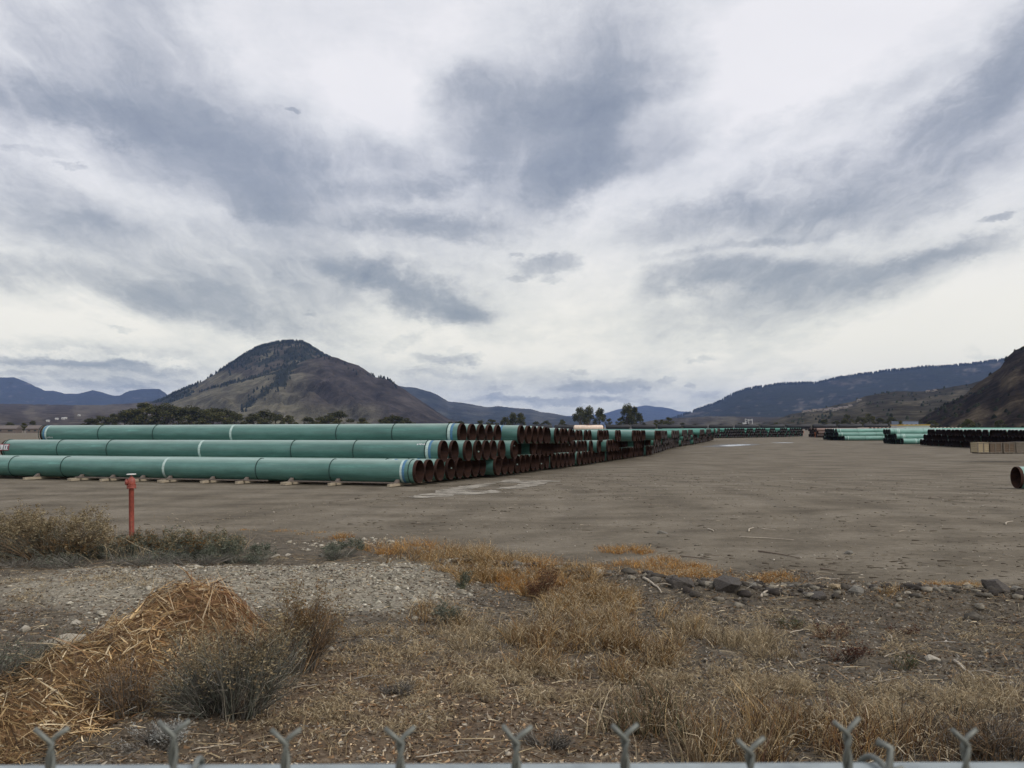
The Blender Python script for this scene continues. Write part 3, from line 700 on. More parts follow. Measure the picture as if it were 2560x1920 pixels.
def spots(px, py, rx, ry, n, rg):
    a = rg.uniform(0, 2*np.pi, n); r = np.sqrt(rg.random(n)); X_ = px+rx*r*np.cos(a); Y_ = py+ry*r*np.sin(a)
    G_ = np.array([gpx(u, v) for u, v in zip(X_, Y_)]); q_ = vn(G_[:, 0]*2.1+9, G_[:, 1]*2.1, 313)*.6+vn(G_[:, 0]*5, G_[:, 1]*5, 314)*.4 > .43; G_ = G_[q_] if q_.sum() > 3 else G_; return np.stack([G_[:, 0], G_[:, 1], Z(G_[:, 0], G_[:, 1])-.01], 1)
def clumped(P0, n, rad, rg):    # gather blades in tufts round seed points
    c = P0[rg.integers(0, len(P0), n)]; p = c+np.stack([rg.normal(0, rad, n), rg.normal(0, rad, n), np.zeros(n)], 1)
    p[:, 2] = Z(p[:, 0], p[:, 1])-.01; return p, p-c
G1 = Bag()
def grass(px, py, rx, ry, tufts, per, hgt, pal, spread=.35, w=.004, rad=.05, droop=.3, heads=0, seed=0):
    rg = np.random.default_rng(seed+int(px)+int(py)*3); T_ = spots(px, py, rx*1.12, ry*1.12, tufts, rg); n = len(T_)*per
    P, off = clumped(T_, n, rad, rg); D = dirs(n, spread, rg); D[:, :2] += off[:, :2]*2.5; D /= np.linalg.norm(D, axis=1, keepdims=True)
    L = hgt*rg.uniform(.35, 1.1, n); cg = pick(pal, n, rg)*rg.uniform(.40, 1.55, (n, 1))*np.repeat(rg.uniform(.6, 1.15, (max(1, len(T_)), 1)), per, 0)[:n]; G1.add(*ribbons(P, D, L, w*rg.uniform(.4, 1.5, n), cg, 3, droop, rg))
    if heads:
        m = int(n*heads); i = rg.integers(0, n, m*5); tip = P[i]+D[i]*(L[i]*rg.uniform(.65, 1.0, m*5))[:, None]
        d = dirs(m*5, .8, rg, -.3); G1.add(*ribbons(tip, d, rg.uniform(.02, .05, m*5), rg.uniform(.004, .008, m*5), pick(PAL_PALE, m*5, rg), 1, .3, rg))
# golden band along the yard edge and other patches
for a in ((1000,1378,90,22,45,33,.30,PAL_ORNG), (1080,1405,110,24,67,33,.33,PAL_GOLD), (1160,1400,80,20,52,33,.34,PAL_GOLD), (1250,1430,110,28,82,38,.34,PAL_GOLD), (1190,1448,90,22,52,38,.30,PAL_GOLD), (1330,1465,90,26,60,33,.26,PAL_ORNG), (1400,1480,110,26,67,38,.30,PAL_GOLD), (1500,1515,90,26,67,38,.27,PAL_GOLD),
          (1560,1378,55,10,30,33,.16,PAL_ORNG), (1500,1418,60,12,33,27,.14,PAL_ORNG), (1620,1412,70,12,37,33,.18,PAL_ORNG), (1700,1430,80,14,45,33,.15,PAL_ORNG), (1800,1448,90,13,52,33,.13,PAL_ORNG), (1900,1455,80,13,37,33,.12,PAL_ORNG), (1640,1450,60,10,30,27,.13,PAL_ORNG), (2380,1468,60,8,18,27,.10,PAL_ORNG), (2210,1507,30,8,9,33,.14,PAL_GOLD), (2430,1475,70,8,15,27,.08,PAL_ORNG),
          (860,1345,22,6,7,38,.18,PAL_ORNG), (640,1328,90,5,22,27,.07,PAL_ORNG), (780,1336,90,6,15,27,.07,PAL_ORNG), (940,1385,50,12,18,27,.22,PAL_ORNG)):
    grass(*a, spread=.55, heads=.12, w=.007, rad=.06, seed=1)
for a in ((1480,1640,200,66,142,45,.38,PAL_GOLD+PAL_BRWN), (1400,1560,180,40,80,30,.28,PAL_GOLD+PAL_PALE), (1600,1590,150,50,62,30,.27,PAL_PALE+PAL_GOLD), (1090,1560,70,30,31,30,.25,PAL_BRWN+PAL_GOLD), (1200,1590,110,40,37,27,.22,PAL_PALE), (1890,1620,90,34,37,35,.24,PAL_PALE), (1760,1600,90,30,22,25,.2,PAL_BRWN+PAL_PALE)):
    grass(*a, spread=.4, heads=.15, w=.006, seed=2)
for a in ((1230,1720,90,36,27,40,.16,PAL_PALE), (1370,1700,100,38,27,36,.15,PAL_PALE), (1450,1755,110,30,19,31,.14,PAL_PALE), (2330,1760,190,40,49,40,.20,PAL_PALE), (2440,1730,100,40,22,31,.18,PAL_PALE), (2010,1745,90,30,16,31,.16,PAL_PALE), (2180,1800,170,40,33,31,.2,PAL_PALE)):
    grass(*a, spread=.5, droop=.5, heads=.7, w=.005, seed=3)
for a in ((1830,1850,180,60,28,27,.48,PAL_BRWN+PAL_GOLD), (2100,1880,260,60,39,27,.42,PAL_BRWN+PAL_GOLD+PAL_RED), (1620,1820,110,50,14,36,.46,PAL_GRN+PAL_BRWN), (2400,1880,190,60,28,24,.4,PAL_BRWN+PAL_GREY), (1740,1900,160,30,18,22,.4,PAL_BRWN+PAL_PALE), (2620,1700,200,120,28,27,.3,PAL_BRWN+PAL_PALE)):
    grass(*a, spread=.28, w=.006, droop=.3, heads=.08, seed=4)
for a in ((1700,1860,260,60,26,3,.6,PAL_PALE), (2200,1840,340,80,40,3,.55,PAL_PALE), (2000,1700,300,90,22,2,.6,PAL_BRWN), (300,1385,300,22,110,3,.85,PAL_PALE), (150,1400,260,14,150,8,.5,PAL_PALE+PAL_GREY), (700,1850,300,60,16,3,.35,PAL_PALE)):
    grass(*a, spread=.35, w=.008, droop=.35, heads=.4, seed=5)
rg = np.random.default_rng(321)
for (px, py, rx, ry, n) in ((1750,1850,260,70,260), (2150,1860,330,80,420), (2450,1800,160,90,160), (1330,1730,200,60,120), (1500,1650,220,60,160)):
    P = spots(px, py, rx, ry, n, rg); n = len(P); P[:, 2] += rg.uniform(0, .12, n); D = dirs(n, .5, rg); G1.add(*ribbons(P, D, rg.uniform(.08, .26, n), rg.uniform(.006, .014, n), pick(PAL_PALE+[(.58,.50,.36)], n, rg), 5, rg.uniform(.5, 1.1), rg))
for a in ((760,1640,180,60,26,40,.14,PAL_PALE), (1050,1650,200,70,46,45,.16,PAL_PALE+PAL_GOLD), (900,1800,240,60,30,40,.12,PAL_PALE), (1750,1700,200,60,40,45,.18,PAL_PALE), (1850,1560,260,40,30,40,.12,PAL_PALE+PAL_GREY), (2400,1620,160,60,26,36,.13,PAL_PALE), (150,1500,240,30,24,30,.12,PAL_PALE+PAL_BRWN)):
    grass(*a, spread=.6, droop=.5, heads=.5, w=.006, rad=.08, seed=9)
# thin general cover everywhere in the weedy strip, in world space, so the strip continues outside the view
rg = np.random.default_rng(99); n = 5200; X_ = rg.uniform(-11, 12, n); Y_ = rg.uniform(4.6, 19, n)
k = (yard_w(X_, Y_) < .3) & (bed_w(X_, Y_) < .25+rg.random(n)*.4); X_, Y_ = X_[k], Y_[k]; T_ = np.stack([X_, Y_, Z(X_, Y_)], 1)
n = len(T_)*9; P, off = clumped(T_, n, .07, rg); D = dirs(n, .75, rg); L = rg.uniform(.04, .17, n)
G1.add(*ribbons(P, D, L, rg.uniform(.002, .005, n), pick(PAL_BRWN+PAL_PALE+PAL_GREY, n, rg), 2, .5, rg))
gso = G1.build('dry_grass', m_grass); tag(gso, 'dry golden and brown grass growing in tufts between fence and yard', 'grass', kind='stuff')

# dead stems lying tangled over the strip
B2 = Bag(); n = 24000; X_ = rg.uniform(-10, 11, n); Y_ = 4.6+rg.random(n)**1.3*11
k = (yard_w(X_, Y_) < .4) & (rg.random(n) > bed_w(X_, Y_)*.45); X_, Y_ = X_[k], Y_[k]; n = len(X_)
a = rg.uniform(0, 2*np.pi, n); D = np.stack([np.cos(a), np.sin(a), rg.normal(.05, .15, n)], 1)
B2.add(*ribbons(np.stack([X_, Y_, Z(X_, Y_)+rg.uniform(.004, .03, n)], 1), D, rg.uniform(.06, .38, n)*rg.uniform(.3, 1, n), rg.uniform(.004, .010, n), pick(PAL_GREY+PAL_PALE+PAL_PALE+PAL_BRWN, n, rg)*rg.uniform(.6, 1.3, (n, 1)), 3, .16, rg))
# leaf and bark chips
n = 130000; X_ = rg.uniform(-6.5, 6.5, n); Y_ = 4.8+rg.random(n)**1.4*9
q = rg.random(n); k = (yard_w(X_, Y_) < .3) & (q > bed_w(X_, Y_)*.55) & (vn(X_*1.7, Y_*1.7, 77)+.25 > rg.random(n)*.9); X_, Y_ = X_[k], Y_[k]; n = len(X_)
D = rg.normal(0, 1, (n, 3)); D[:, 2] *= .35; D /= np.linalg.norm(D, axis=1, keepdims=True)
ltw = (1-sm(.3, 1, np.hypot((X_+.6)/3.0, (Y_-6.9)/2.6)))[:, None]
cc = pick(PAL_BRWN+PAL_GREY+PAL_GREY+[(.16,.13,.10), (.30,.26,.20)], n, rg)*(1-ltw)+pick([(.18,.11,.06), (.28,.19,.11), (.10,.062,.037), (.44,.34,.22), (.06,.042,.03), (.18,.15,.115), (.28,.25,.20)], n, rg)*ltw
B2.add(*ribbons(np.stack([X_, Y_, Z(X_, Y_)+.006], 1), D, rg.uniform(.012, .06, n), rg.uniform(.007, .026, n), cc*rg.uniform(.5, 1.9, (n, 1)), 1, .2, rg))
n = 7000; r_ = 11+rg.random(n)**1.3*34; a = rg.uniform(-.62, .62, n); X_ = r_*np.tan(a); Y_ = r_+2; k = (yard_w(X_, Y_) > .3) & (vn(X_*.35, Y_*.6, 191) > .3+rg.random(n)*.5) & (Y_-33 < (X_+3.5)*2.3); X_, Y_ = X_[k], Y_[k]; n = len(X_)
a = rg.normal(0, .6, n); D = np.stack([np.cos(a), np.sin(a), rg.normal(.02, .06, n)], 1)
B2.add(*ribbons(np.stack([X_, Y_, Z(X_, Y_)+.006], 1), D, rg.uniform(.04, .40, n)**1.0*rg.uniform(.3, 1, n), rg.uniform(.006, .028, n), pick([(.05,.038,.028), (.07,.055,.04), (.10,.08,.06), (.30,.26,.20)], n, rg), 2, .1, rg))
lo = B2.build('plant_litter', m_chip); tag(lo, 'brown leaf litter and dead stems strewn over the soil near the fence', 'litter', kind='stuff')

# ------------------------------------------------------------------ straw pile
MC = np.array([(-3.25, 8.9, .66, .74, .8), (-3.3, 8.6, .40, 1.05, 1.0), (-3.45, 8.1, .40, .75, .9), (-3.7, 7.3, .32, .8, .9), (-3.95, 6.5, .27, .9, 1.0), (-4.3, 5.8, .22, 1.0, .9), (-2.75, 8.5, .2, .7, .7)])
def mh(x, y):
    h = np.zeros(np.shape(x)); 
    for cx, cy, hh, rx, ry in MC: h = np.maximum(h, hh*np.exp(-(((x-cx)/rx)**2+((y-cy)/ry)**2)*1.5))
    h2 = .9*sum(hh*np.exp(-(((x-cx)/rx)**2+((y-cy)/ry)**2)*1.7) for cx, cy, hh, rx, ry in MC)
    return (.62*h+.38*h2)*(1+.35*fbm(x*2.2, y*2.2, 55))-.07+.05*fbm(x*5, y*5, 57)*np.clip(h*5, 0, 1)
xs = np.arange(-6.2, -1.2, .05); ys = np.arange(4.6, 10.6, .05); XM, YM = np.meshgrid(xs, ys); hm_ = mh(XM, YM); ZM = Z(XM, YM)+hm_+fbm(XM*9, YM*9, 56)*.035-.02
spile = empty('straw_pile', (-3.4, 8.2, zz(-3.4, 8.2))); tag(spile, 'heap of golden straw spilling towards the fence at lower left', 'straw heap'); SO = (-3.4, 8.2, zz(-3.4, 8.2))
ii = np.arange(XM.size).reshape(XM.shape); Fm = np.stack([ii[:-1, :-1], ii[:-1, 1:], ii[1:, 1:], ii[1:, :-1]], -1).reshape(-1, 4)
keep = (hm_.ravel()[Fm].max(1) > -.02); Fm = Fm[keep]; u_, inv = np.unique(Fm, return_inverse=True)
Vm = np.stack([XM.ravel(), YM.ravel(), ZM.ravel()], 1)[u_]-np.array(SO)
npmesh('heap_core', Vm, inv.reshape(-1, 4), simple('packed_straw', (.13, .075, .032), .95, .5, 30, bmp=.5), parent=spile, smooth=True)
n = 52000; X_ = rg.uniform(-6.2, -1.3, n); Y_ = rg.uniform(4.6, 10.4, n); hh = mh(X_, Y_); k = (hh > -.045+rg.random(n)*.05); X_, Y_, hh = X_[k], Y_[k], hh[k]; n = len(X_)
gxh = (mh(X_+.05, Y_)-mh(X_-.05, Y_))/.1; gyh = (mh(X_, Y_+.05)-mh(X_, Y_-.05))/.1
a = rg.uniform(0, 2*np.pi, n); D = np.stack([np.cos(a), np.sin(a), np.zeros(n)], 1); dn = np.stack([-gxh, -gyh, np.zeros(n)], 1); D += dn*rg.uniform(-.2, .7, (n, 1)); D /= np.linalg.norm(D, axis=1, keepdims=True)
D[:, 2] = gxh*D[:, 0]+gyh*D[:, 1]+rg.normal(.12, .34, n)
Bs = Bag(); tone = 1.22*pick([(.09,.055,.028), (.56,.40,.20), (.46,.30,.14), (.64,.48,.27), (.30,.18,.08), (.16,.09,.045), (.72,.60,.40), (.24,.14,.07)], n, rg)*(.45+.8*vn(X_*2.3, Y_*2.3, 66))[:, None]*rg.uniform(.5, 1.15, (n, 1))
redz = np.exp(-(((X_+2.85)/.5)**2+((Y_-8.8)/.6)**2))[:, None]; tone = tone*(1-redz*.4)+np.array((.20,.075,.03))*redz*.4
Bs.add(*ribbons(np.stack([X_, Y_, Z(X_, Y_)+np.maximum(hh, -.02)+fbm(X_*9, Y_*9, 56)*.035+rg.uniform(-.02, .055, n)], 1), D, rg.uniform(.05, .30, n)*rg.uniform(.5, 1.1, n), rg.uniform(.004, .022, n)*rg.uniform(.3, 1.1, n), tone, 3, .18, rg))
Bs.build('straw', m_straw, spile, SO)

# ------------------------------------------------------------------ shrubs
def shrub(px, py, hgt, wid, n, pal, fpal, fden, label, name='rabbitbrush', seed=0, lean=.0, droop=.12, group='dry shrubs between fence and yard', fsize=1.0, cat='shrub'):
    rg = np.random.default_rng(seed+int(px)); g0 = gr(px, py); bx, by = g0.x, g0.y; bz = zz(bx, by)
    r = empty(name, (bx, by, bz)); tag(r, label, cat, group)
    B = Bag(); P = np.stack([rg.normal(0, wid*.13, n), rg.normal(0, wid*.13, n), np.full(n, -.02)], 1)
    ns = max(3, int(wid*6)); sc = np.stack([rg.uniform(-.42, .42, ns)*wid, rg.uniform(-.3, .3, ns)*wid], 1); sh = rg.uniform(.45, 1.0, ns); sh[rg.integers(0, ns)] = 1.0; si = rg.integers(0, ns, n)
    P[:, :2] = sc[si]*.45+rg.normal(0, .035, (n, 2)); ang = rg.uniform(0, 2*np.pi, n); out_ = np.sqrt(rg.random(n))*wid*.20; hh = hgt*sh[si]*rg.uniform(.45, 1.0, n)*(1-.5*(out_/(wid*.2))**2*rg.random(n))
    tip = np.stack([sc[si, 0]+np.cos(ang)*out_+lean*hgt, sc[si, 1]+np.sin(ang)*out_, hh], 1); D = tip-P; L = np.linalg.norm(D, axis=1); D /= L[:, None]
    B.add(*ribbons(P, D, L, rg.uniform(.004, .010, n), pick(pal, n, rg)*rg.uniform(.6, 1.7, (n, 1)), 4, droop*.4, rg))
    # side twigs
    m = n*7; i = rg.integers(0, n, m); t = rg.uniform(.35, 1.0, m); Q = P[i]+D[i]*(L[i]*t)[:, None]; d2 = D[i]*1.1+rg.normal(0, .5, (m, 3)); d2 /= np.linalg.norm(d2, axis=1, keepdims=True)
    l2 = hgt*rg.uniform(.08, .28, m); B.add(*ribbons(Q, d2, l2, rg.uniform(.002, .0055, m), pick(pal, m, rg)*rg.uniform(.6, 1.5, (m, 1)), 2, .15, rg))
    B.build('stems', m_twig, r)
    if fden:
        Bf = Bag(); c = vn(Q[:, 0]*7+seed, Q[:, 1]*7, seed) > .35; j = np.where((t > .70) & c & (Q[:, 2]+rg.normal(0, .08, m)*hgt > hgt*(.42 if fsize > 1 else .3)))[0]; j = j if len(j) else np.arange(m); k_ = int(m*fden*.62); j = rg.choice(j, k_); e = Q[j]+d2[j]*(l2[j]*rg.uniform(.6, 1.1, k_))[:, None]+rg.normal(0, .018, (k_, 3))
        d3 = rg.normal(0, 1, (k_, 3)); d3[:, 2] = np.abs(d3[:, 2]); d3 /= np.linalg.norm(d3, axis=1, keepdims=True)
        Bf.add(*ribbons(e, d3, rg.uniform(.012, .032, k_)*fsize, rg.uniform(.006, .014, k_)*fsize, pick(fpal, k_, rg), 1, .2, rg)); tag(Bf.build('flower_heads', m_flow, r), kind='stuff')
    return r
MUST = [(.25,.20,.12), (.19,.145,.085), (.34,.285,.18), (.13,.10,.06)]; BRF = [(.17,.10,.045), (.12,.07,.03), (.23,.14,.06)]; SGF = [(.12,.135,.10), (.17,.18,.14), (.09,.10,.075)]
shrub(575, 1790, .82, 1.2, 560, PAL_GREY+PAL_SAGE+[(.27,.25,.20)], MUST, 2.2, 'large grey stemmed shrub standing in front of the straw heap', seed=1)
shrub(735, 1690, .80, .70, 300, PAL_BRWN+PAL_GREY, MUST+BRF, 2.6, 'yellow-brown bushy shrub right of the straw heap', seed=2, lean=.06)
shrub(770, 1630, .45, .7, 200, PAL_BRWN, BRF, 1.6, 'low brown dry bush by a small pale stone', seed=3)
shrub(15, 1745, .52, 1.15, 520, PAL_GREY, SGF, 1.0, 'grey leaning bush at the left edge, beside pale stones', seed=4, lean=.35)
shrub(340, 1800, .55, .8, 260, PAL_GREY+PAL_BRWN, BRF, .5, 'dark twiggy bush in front of the straw heap', seed=5)
shrub(30, 1395, .80, 1.7, 520, PAL_GREY+PAL_SAGE, MUST, 2.6, 'tan flowered shrub at the far left of the shrub row', seed=6, fsize=1.6)
shrub(150, 1402, .86, 1.9, 560, PAL_SAGE+PAL_BRWN, MUST, 3.0, 'tallest tan flowered shrub of the row left of the red standpipe', seed=7, fsize=1.6)
shrub(225, 1400, .46, 1.5, 400, PAL_SAGE, MUST+BRF, 2.2, 'sage shrub with brown tops just left of the red standpipe', seed=8, fsize=1.5)
shrub(315, 1396, .32, 1.2, 300, PAL_SAGE, SGF, 3.0, 'grey-green shrub growing round the foot of the red standpipe', seed=9, fsize=1.5)
shrub(450, 1398, .46, 1.7, 440, PAL_SAGE, BRF+SGF, 3.2, 'grey-green shrub with rusty brown top right of the red standpipe', seed=10, fsize=1.5)
shrub(520, 1402, .50, 1.6, 320, PAL_SAGE, SGF+MUST, 3.6, 'grey-green rounded shrub in the middle right of the shrub row', seed=11, fsize=1.5)
shrub(600, 1410, .36, 1.1, 240, PAL_SAGE, SGF, 3.0, 'low sage shrub at the right end of the shrub row', seed=12, fsize=1.4)
shrub(840, 1398, .30, .9, 200, PAL_SAGE+PAL_GREY, SGF, 2.2, 'small sage shrub beside a grey stone above the pale gravel', seed=13, fsize=1.3)
shrub(1340, 1500, .40, .6, 130, PAL_RED+PAL_BRWN, PAL_RED, 1.1, 'dark maroon weed clump amid golden grass near the centre', 'weed_clump', 14, cat='weed')
shrub(1150, 1482, .24, .3, 60, PAL_GRN+PAL_SAGE, SGF, 1.5, 'small green-grey weed at the edge of the pale gravel', 'weed_clump', 15, cat='weed')
shrub(2085, 1592, .17, .5, 60, PAL_RED+PAL_BRWN, PAL_RED, .8, 'reddish weed clump on bare soil below the rocks', 'weed_clump', 16, cat='weed')
shrub(2240, 1575, .12, .5, 45, PAL_RED+PAL_BRWN, PAL_RED, .8, 'small dark red weed right of the reddish clump', 'weed_clump', 17, cat='weed')
shrub(2100, 1645, .18, .5, 70, PAL_RED+PAL_GREY, PAL_RED, 1.5, 'brownish red weed clump nearest the fence on bare soil', 'weed_clump', 18, cat='weed')
shrub(1965, 1575, .16, .3, 45, PAL_GRN+PAL_BRWN, PAL_GRN, .9, 'green weed tuft below the dark boulders', 'weed_clump', 19, cat='weed')
shrub(2260, 1655, .13, .3, 45, PAL_GRN+PAL_BRWN, PAL_GRN, .9, 'green weed tuft beside pale sticks on the right', 'weed_clump', 20, cat='weed')
shrub(1130, 1562, .24, .4, 90, PAL_SAGE+PAL_GREY, SGF, 2.0, 'grey-green bush left of the golden grass', 'weed_clump', 21, cat='weed')
shrub(1000, 1740, .14, .5, 160, PAL_GREY, SGF, 0, 'low grey twig tangle on the leaf litter', 'weed_clump', 22, cat='weed')
shrub(1380, 1862, .16, .5, 130, PAL_GREY, SGF, 0, 'grey twig tangle behind the central fence tips', 'weed_clump', 23, cat='weed')
shrub(400, 1885, .16, .5, 150, PAL_GREY, [(.3,.3,.28)], 1.5, 'small grey bush with whitish specks behind the second fence tip', 'weed_clump', 24, cat='weed')
shrub(2480, 1880, .42, .9, 260, PAL_GREY+PAL_BRWN, SGF, 0, 'grey dry bush at the lower right corner', 'rabbitbrush', 25)
# low dead brush at foot of shrub row
for i, px in enumerate((60, 200, 380, 500)):
    shrub(px, 1420, .24, 1.5, 300, PAL_GREY, SGF, .6, ['dead twiggy brush below the tan shrub at far left', 'dead twiggy brush below the tallest tan shrub', 'dead twiggy brush below the red standpipe', 'dead twiggy brush below the rounded grey-green shrub'][i], 'dead_brush', 30+i)

# ------------------------------------------------------------------ rocks
def rock_me(name, seed, flat=.7, sub=2, npt=15):
    import bmesh
    bm = bmesh.new(); rg = random.Random(seed)
    for _ in range(npt):
        d = Vector((rg.gauss(0, 1), rg.gauss(0, 1), rg.gauss(0, 1))).normalized()*rg.uniform(.85, 1.1)
        bm.verts.new((d.x*1.2, d.y*.9, d.z*flat))
    res = bmesh.ops.convex_hull(bm, input=bm.verts[:]); bmesh.ops.delete(bm, geom=list({g_ for g_ in res['geom_interior'] if isinstance(g_, bmesh.types.BMVert)}), context='VERTS')
    if sub > 1:
        bmesh.ops.bevel(bm, geom=bm.edges[:], offset=.05, segments=2, affect='EDGES', profile=.6)
        bmesh.ops.triangulate(bm, faces=bm.faces[:]); bmesh.ops.subdivide_edges(bm, edges=[e_ for e_ in bm.edges if e_.calc_length() > .22], cuts=2, use_grid_fill=True)
        bm.verts.ensure_lookup_table(); P_ = np.array([tuple(v.co) for v in bm.verts]); f_ = 1+.10*fbm(P_[:, 0]*2.5+seed, P_[:, 1]*2.5+P_[:, 2]*2, seed)+.05*fbm(P_[:, 0]*8+seed, P_[:, 1]*8+P_[:, 2]*6, seed)
        for v, q in zip(bm.verts, f_): v.co *= float(q)
    bmesh.ops.triangulate(bm, faces=bm.faces[:]); bmesh.ops.recalc_face_normals(bm, faces=bm.faces[:])
    me = bpy.data.meshes.new(name); bm.to_mesh(me); bm.free(); return me
m_rd = simple('dark_basalt', (.058, .050, .043), .9, .45, 9, bmp=.5); m_rg = simple('grey_stone', (.15, .14, .12), .9, .35, 9, bmp=.5); m_rw = simple('pale_clay_stone', (.34, .31, .255), .95, .25, 9, bmp=.5); m_rt = simple('tan_stone', (.30, .235, .15), .9, .3, 9, bmp=.4)
RK = {}
for mn, mm in (('d', m_rd), ('g', m_rg), ('w', m_rw), ('t', m_rt)):
    RK[mn] = []
    for q in range(4):
        me = rock_me('rock', q*7+ord(mn)); me.materials.append(mm); RK[mn].append(me)
def rock(px, py, s, t, label, dz=.3, rs_=(1, 1, 1)):
    g0 = gr(px, py); o = bpy.data.objects.new('rock', RK[t][int(px) % 4]); COL.objects.link(o)
    s *= .62+.30*(s > .16); o.location = (g0.x, g0.y, zz(g0.x, g0.y)+s*dz*.35); o.rotation_euler = (random.uniform(-.2, .2), random.uniform(-.2, .2), random.uniform(0, 6.28)); o.scale = (s*rs_[0], s*rs_[1], s*rs_[2])
    tag(o, label, 'rock', 'rocks lying between fence and yard'); return o
for a in ((1820,1500,.24,'d','largest dark boulder of the rock row'), (1700,1490,.22,'d','broad dark boulder left of the largest boulder'), (1492,1452,.16,'w','pale slab leaning in the rock row near the golden grass'), (1560,1455,.13,'d','dark stone right of the pale slab'), (1395,1432,.17,'g','rounded grey stone at the left end of the rock row'),
          (1445,1448,.11,'d','dark stone between rounded grey stone and pale slab'), (1620,1468,.13,'d','dark stone left of the broad boulder, behind it'), (1880,1494,.12,'g','grey stone just right of the largest boulder'), (1925,1502,.13,'d','dark stone two places right of the largest boulder'), (1978,1496,.10,'g','grey stone below the long pale stick'),
          (2035,1512,.17,'d','dark flat rock in front of the long pale stick'), (2090,1500,.15,'t','brown split rock beside the flat dark rock'), (2140,1508,.16,'g','upright grey rock right of the brown split rock'), (2185,1502,.10,'d','small dark rock beside the upright grey rock'), (2270,1514,.07,'w','small whitish stone on gravel right of the rock row'),
          (2335,1500,.10,'g','grey stone midway along the right part of the row'), (2415,1494,.14,'t','tan stone left of the tan topped boulder pair'), (2490,1510,.19,'d','dark boulder at the right end of the row'), (2505,1492,.15,'t','smooth tan rock behind the right end boulder'), (2540,1503,.15,'g','grey rock cut by the right edge of the view'), (2555,1520,.10,'d','small dark rock low at the right edge'),
          (160,1610,.19,'w','largest pale stone left of the straw heap'), (60,1575,.13,'w','pale stone behind the grey bush at left edge'), (190,1562,.10,'w','pale stone behind the largest pale stone'), (262,1572,.12,'w','pale stone touching the edge of the straw heap'), (228,1615,.08,'w','small pale stone between largest pale stone and heap'), (195,1650,.07,'w','small pale stone in front of the largest pale stone'), (110,1560,.08,'g','grey stone among the pale stones left of the heap'),
          (828,1638,.085,'w','lone pale stone on brown litter right of the shrubs'), (805,1395,.12,'g','dark grey stone beside the small sage shrub'), (690,1400,.13,'w','pale stone above the gravel bed'), (720,1392,.09,'w','small pale stone right of the stone above the gravel'), (955,1392,.10,'w','pale stone left of the orange grass'),
          (2330,1638,.12,'w','flat whitish stone beside a curved pale branch'), (1655,1335,.16,'g','flat grey stone half buried in the yard'), (2120,1385,.14,'g','flat stone sunk in the yard to the right'), (1640,1760,.05,'w','tiny whitish stone on soil near the green stems')):
    rock(*a)
# small stones: too many to count
base = rock_me('pebble', 3, .7, 1, 12); bv = np.array([tuple(v.co) for v in base.vertices]); bf = np.array([tuple(p.vertices) for p in base.polygons])
def pebbles(name, X_, Y_, s, C, label, mat):
    n = len(X_); rg = np.random.default_rng(n); a = rg.uniform(0, 2*np.pi, n); ca, sa = np.cos(a), np.sin(a); el = rg.uniform(.7, 1.3, (n, 3)); el[:, 2] *= .75
    B_ = bv[None]*el[:, None]*s[:, None, None]; V = np.stack([B_[..., 0]*ca[:, None]-B_[..., 1]*sa[:, None], B_[..., 0]*sa[:, None]+B_[..., 1]*ca[:, None], B_[..., 2]], -1)
    V += np.stack([X_, Y_, Z(X_, Y_)+s*.25], -1)[:, None]
    o = npmesh(name, V, (np.arange(n)[:, None, None]*len(bv)+bf[None]).reshape(-1, 3), mat, np.repeat(C, len(bv), 0)); tag(o, label, 'gravel', kind='stuff')
m_peb = attrmat('pebble_stone', .95, 0, .15, 25, .3)
n = 42000; X_ = rg.uniform(-8, 2, n); Y_ = rg.uniform(9.2, 17.2, n); k = (bed_w(X_, Y_) > rg.random(n)) & (vn(X_*1.3, Y_*1.3, 88)*1.5 > rg.random(n)) & (sm(-6.2, -3.5, X_)+.18 > rg.random(n)); X_, Y_ = X_[k], Y_[k]
pebbles('pale_gravel', X_, Y_, .005+.026*rg.random(len(X_))**4, pick([(.36,.34,.28), (.25,.235,.19), (.46,.43,.36), (.15,.14,.11), (.30,.28,.23)], len(X_), rg), 'pale chalky gravel bed behind the straw heap', m_peb)
n = 5200; X_ = rg.uniform(-7, 1.5, n); Y_ = rg.uniform(9.2, 18.2, n); cl = sm(.55, .8, vn(X_*1.1+5, Y_*1.3, 188)); k = (np.maximum(bed_w(X_, Y_), .6*(X_ < -1)*(X_ > -6.5)*(Y_ > 15)*(yard_w(X_, Y_) < .9)) > rg.random(n)) & (cl > rg.random(n)) & (sm(-6.5, -3.5, X_) > rg.random(n)); X_, Y_ = X_[k], Y_[k]
pebbles('chalky_clods', X_, Y_, .012+.055*rg.random(len(X_))**3, pick([(.34,.31,.25), (.26,.235,.185), (.40,.375,.31)], len(X_), rg), 'pale chalky clods scattered in clusters over the gravel bed', m_peb)
n = 10000; X_ = rg.uniform(-3, 12, n); Y_ = rg.uniform(9.5, 15.5, n); d = berm_d(X_, Y_); k = d < np.abs(rg.normal(0, .42, n)); X_, Y_ = X_[k], Y_[k]
pebbles('rubble', X_, Y_, .012+.085*rg.random(len(X_))**2.4, pick([(.075,.066,.056), (.12,.108,.09), (.05,.043,.038), (.20,.18,.145)], len(X_), rg), 'broken dark rubble along the low rock row', m_peb)
n = 22000; r_ = 11+rg.random(n)**1.4*45; a = rg.uniform(-.62, .62, n); X_ = r_*np.tan(a); Y_ = r_+2; k = (yard_w(X_, Y_) > .5) & (vn(X_*.3, Y_*.5, 91)*1.2 > rg.random(n)) & (np.array(X_)*.0+Y_-33 < (X_+3.5)*2.3); X_, Y_ = X_[k], Y_[k]
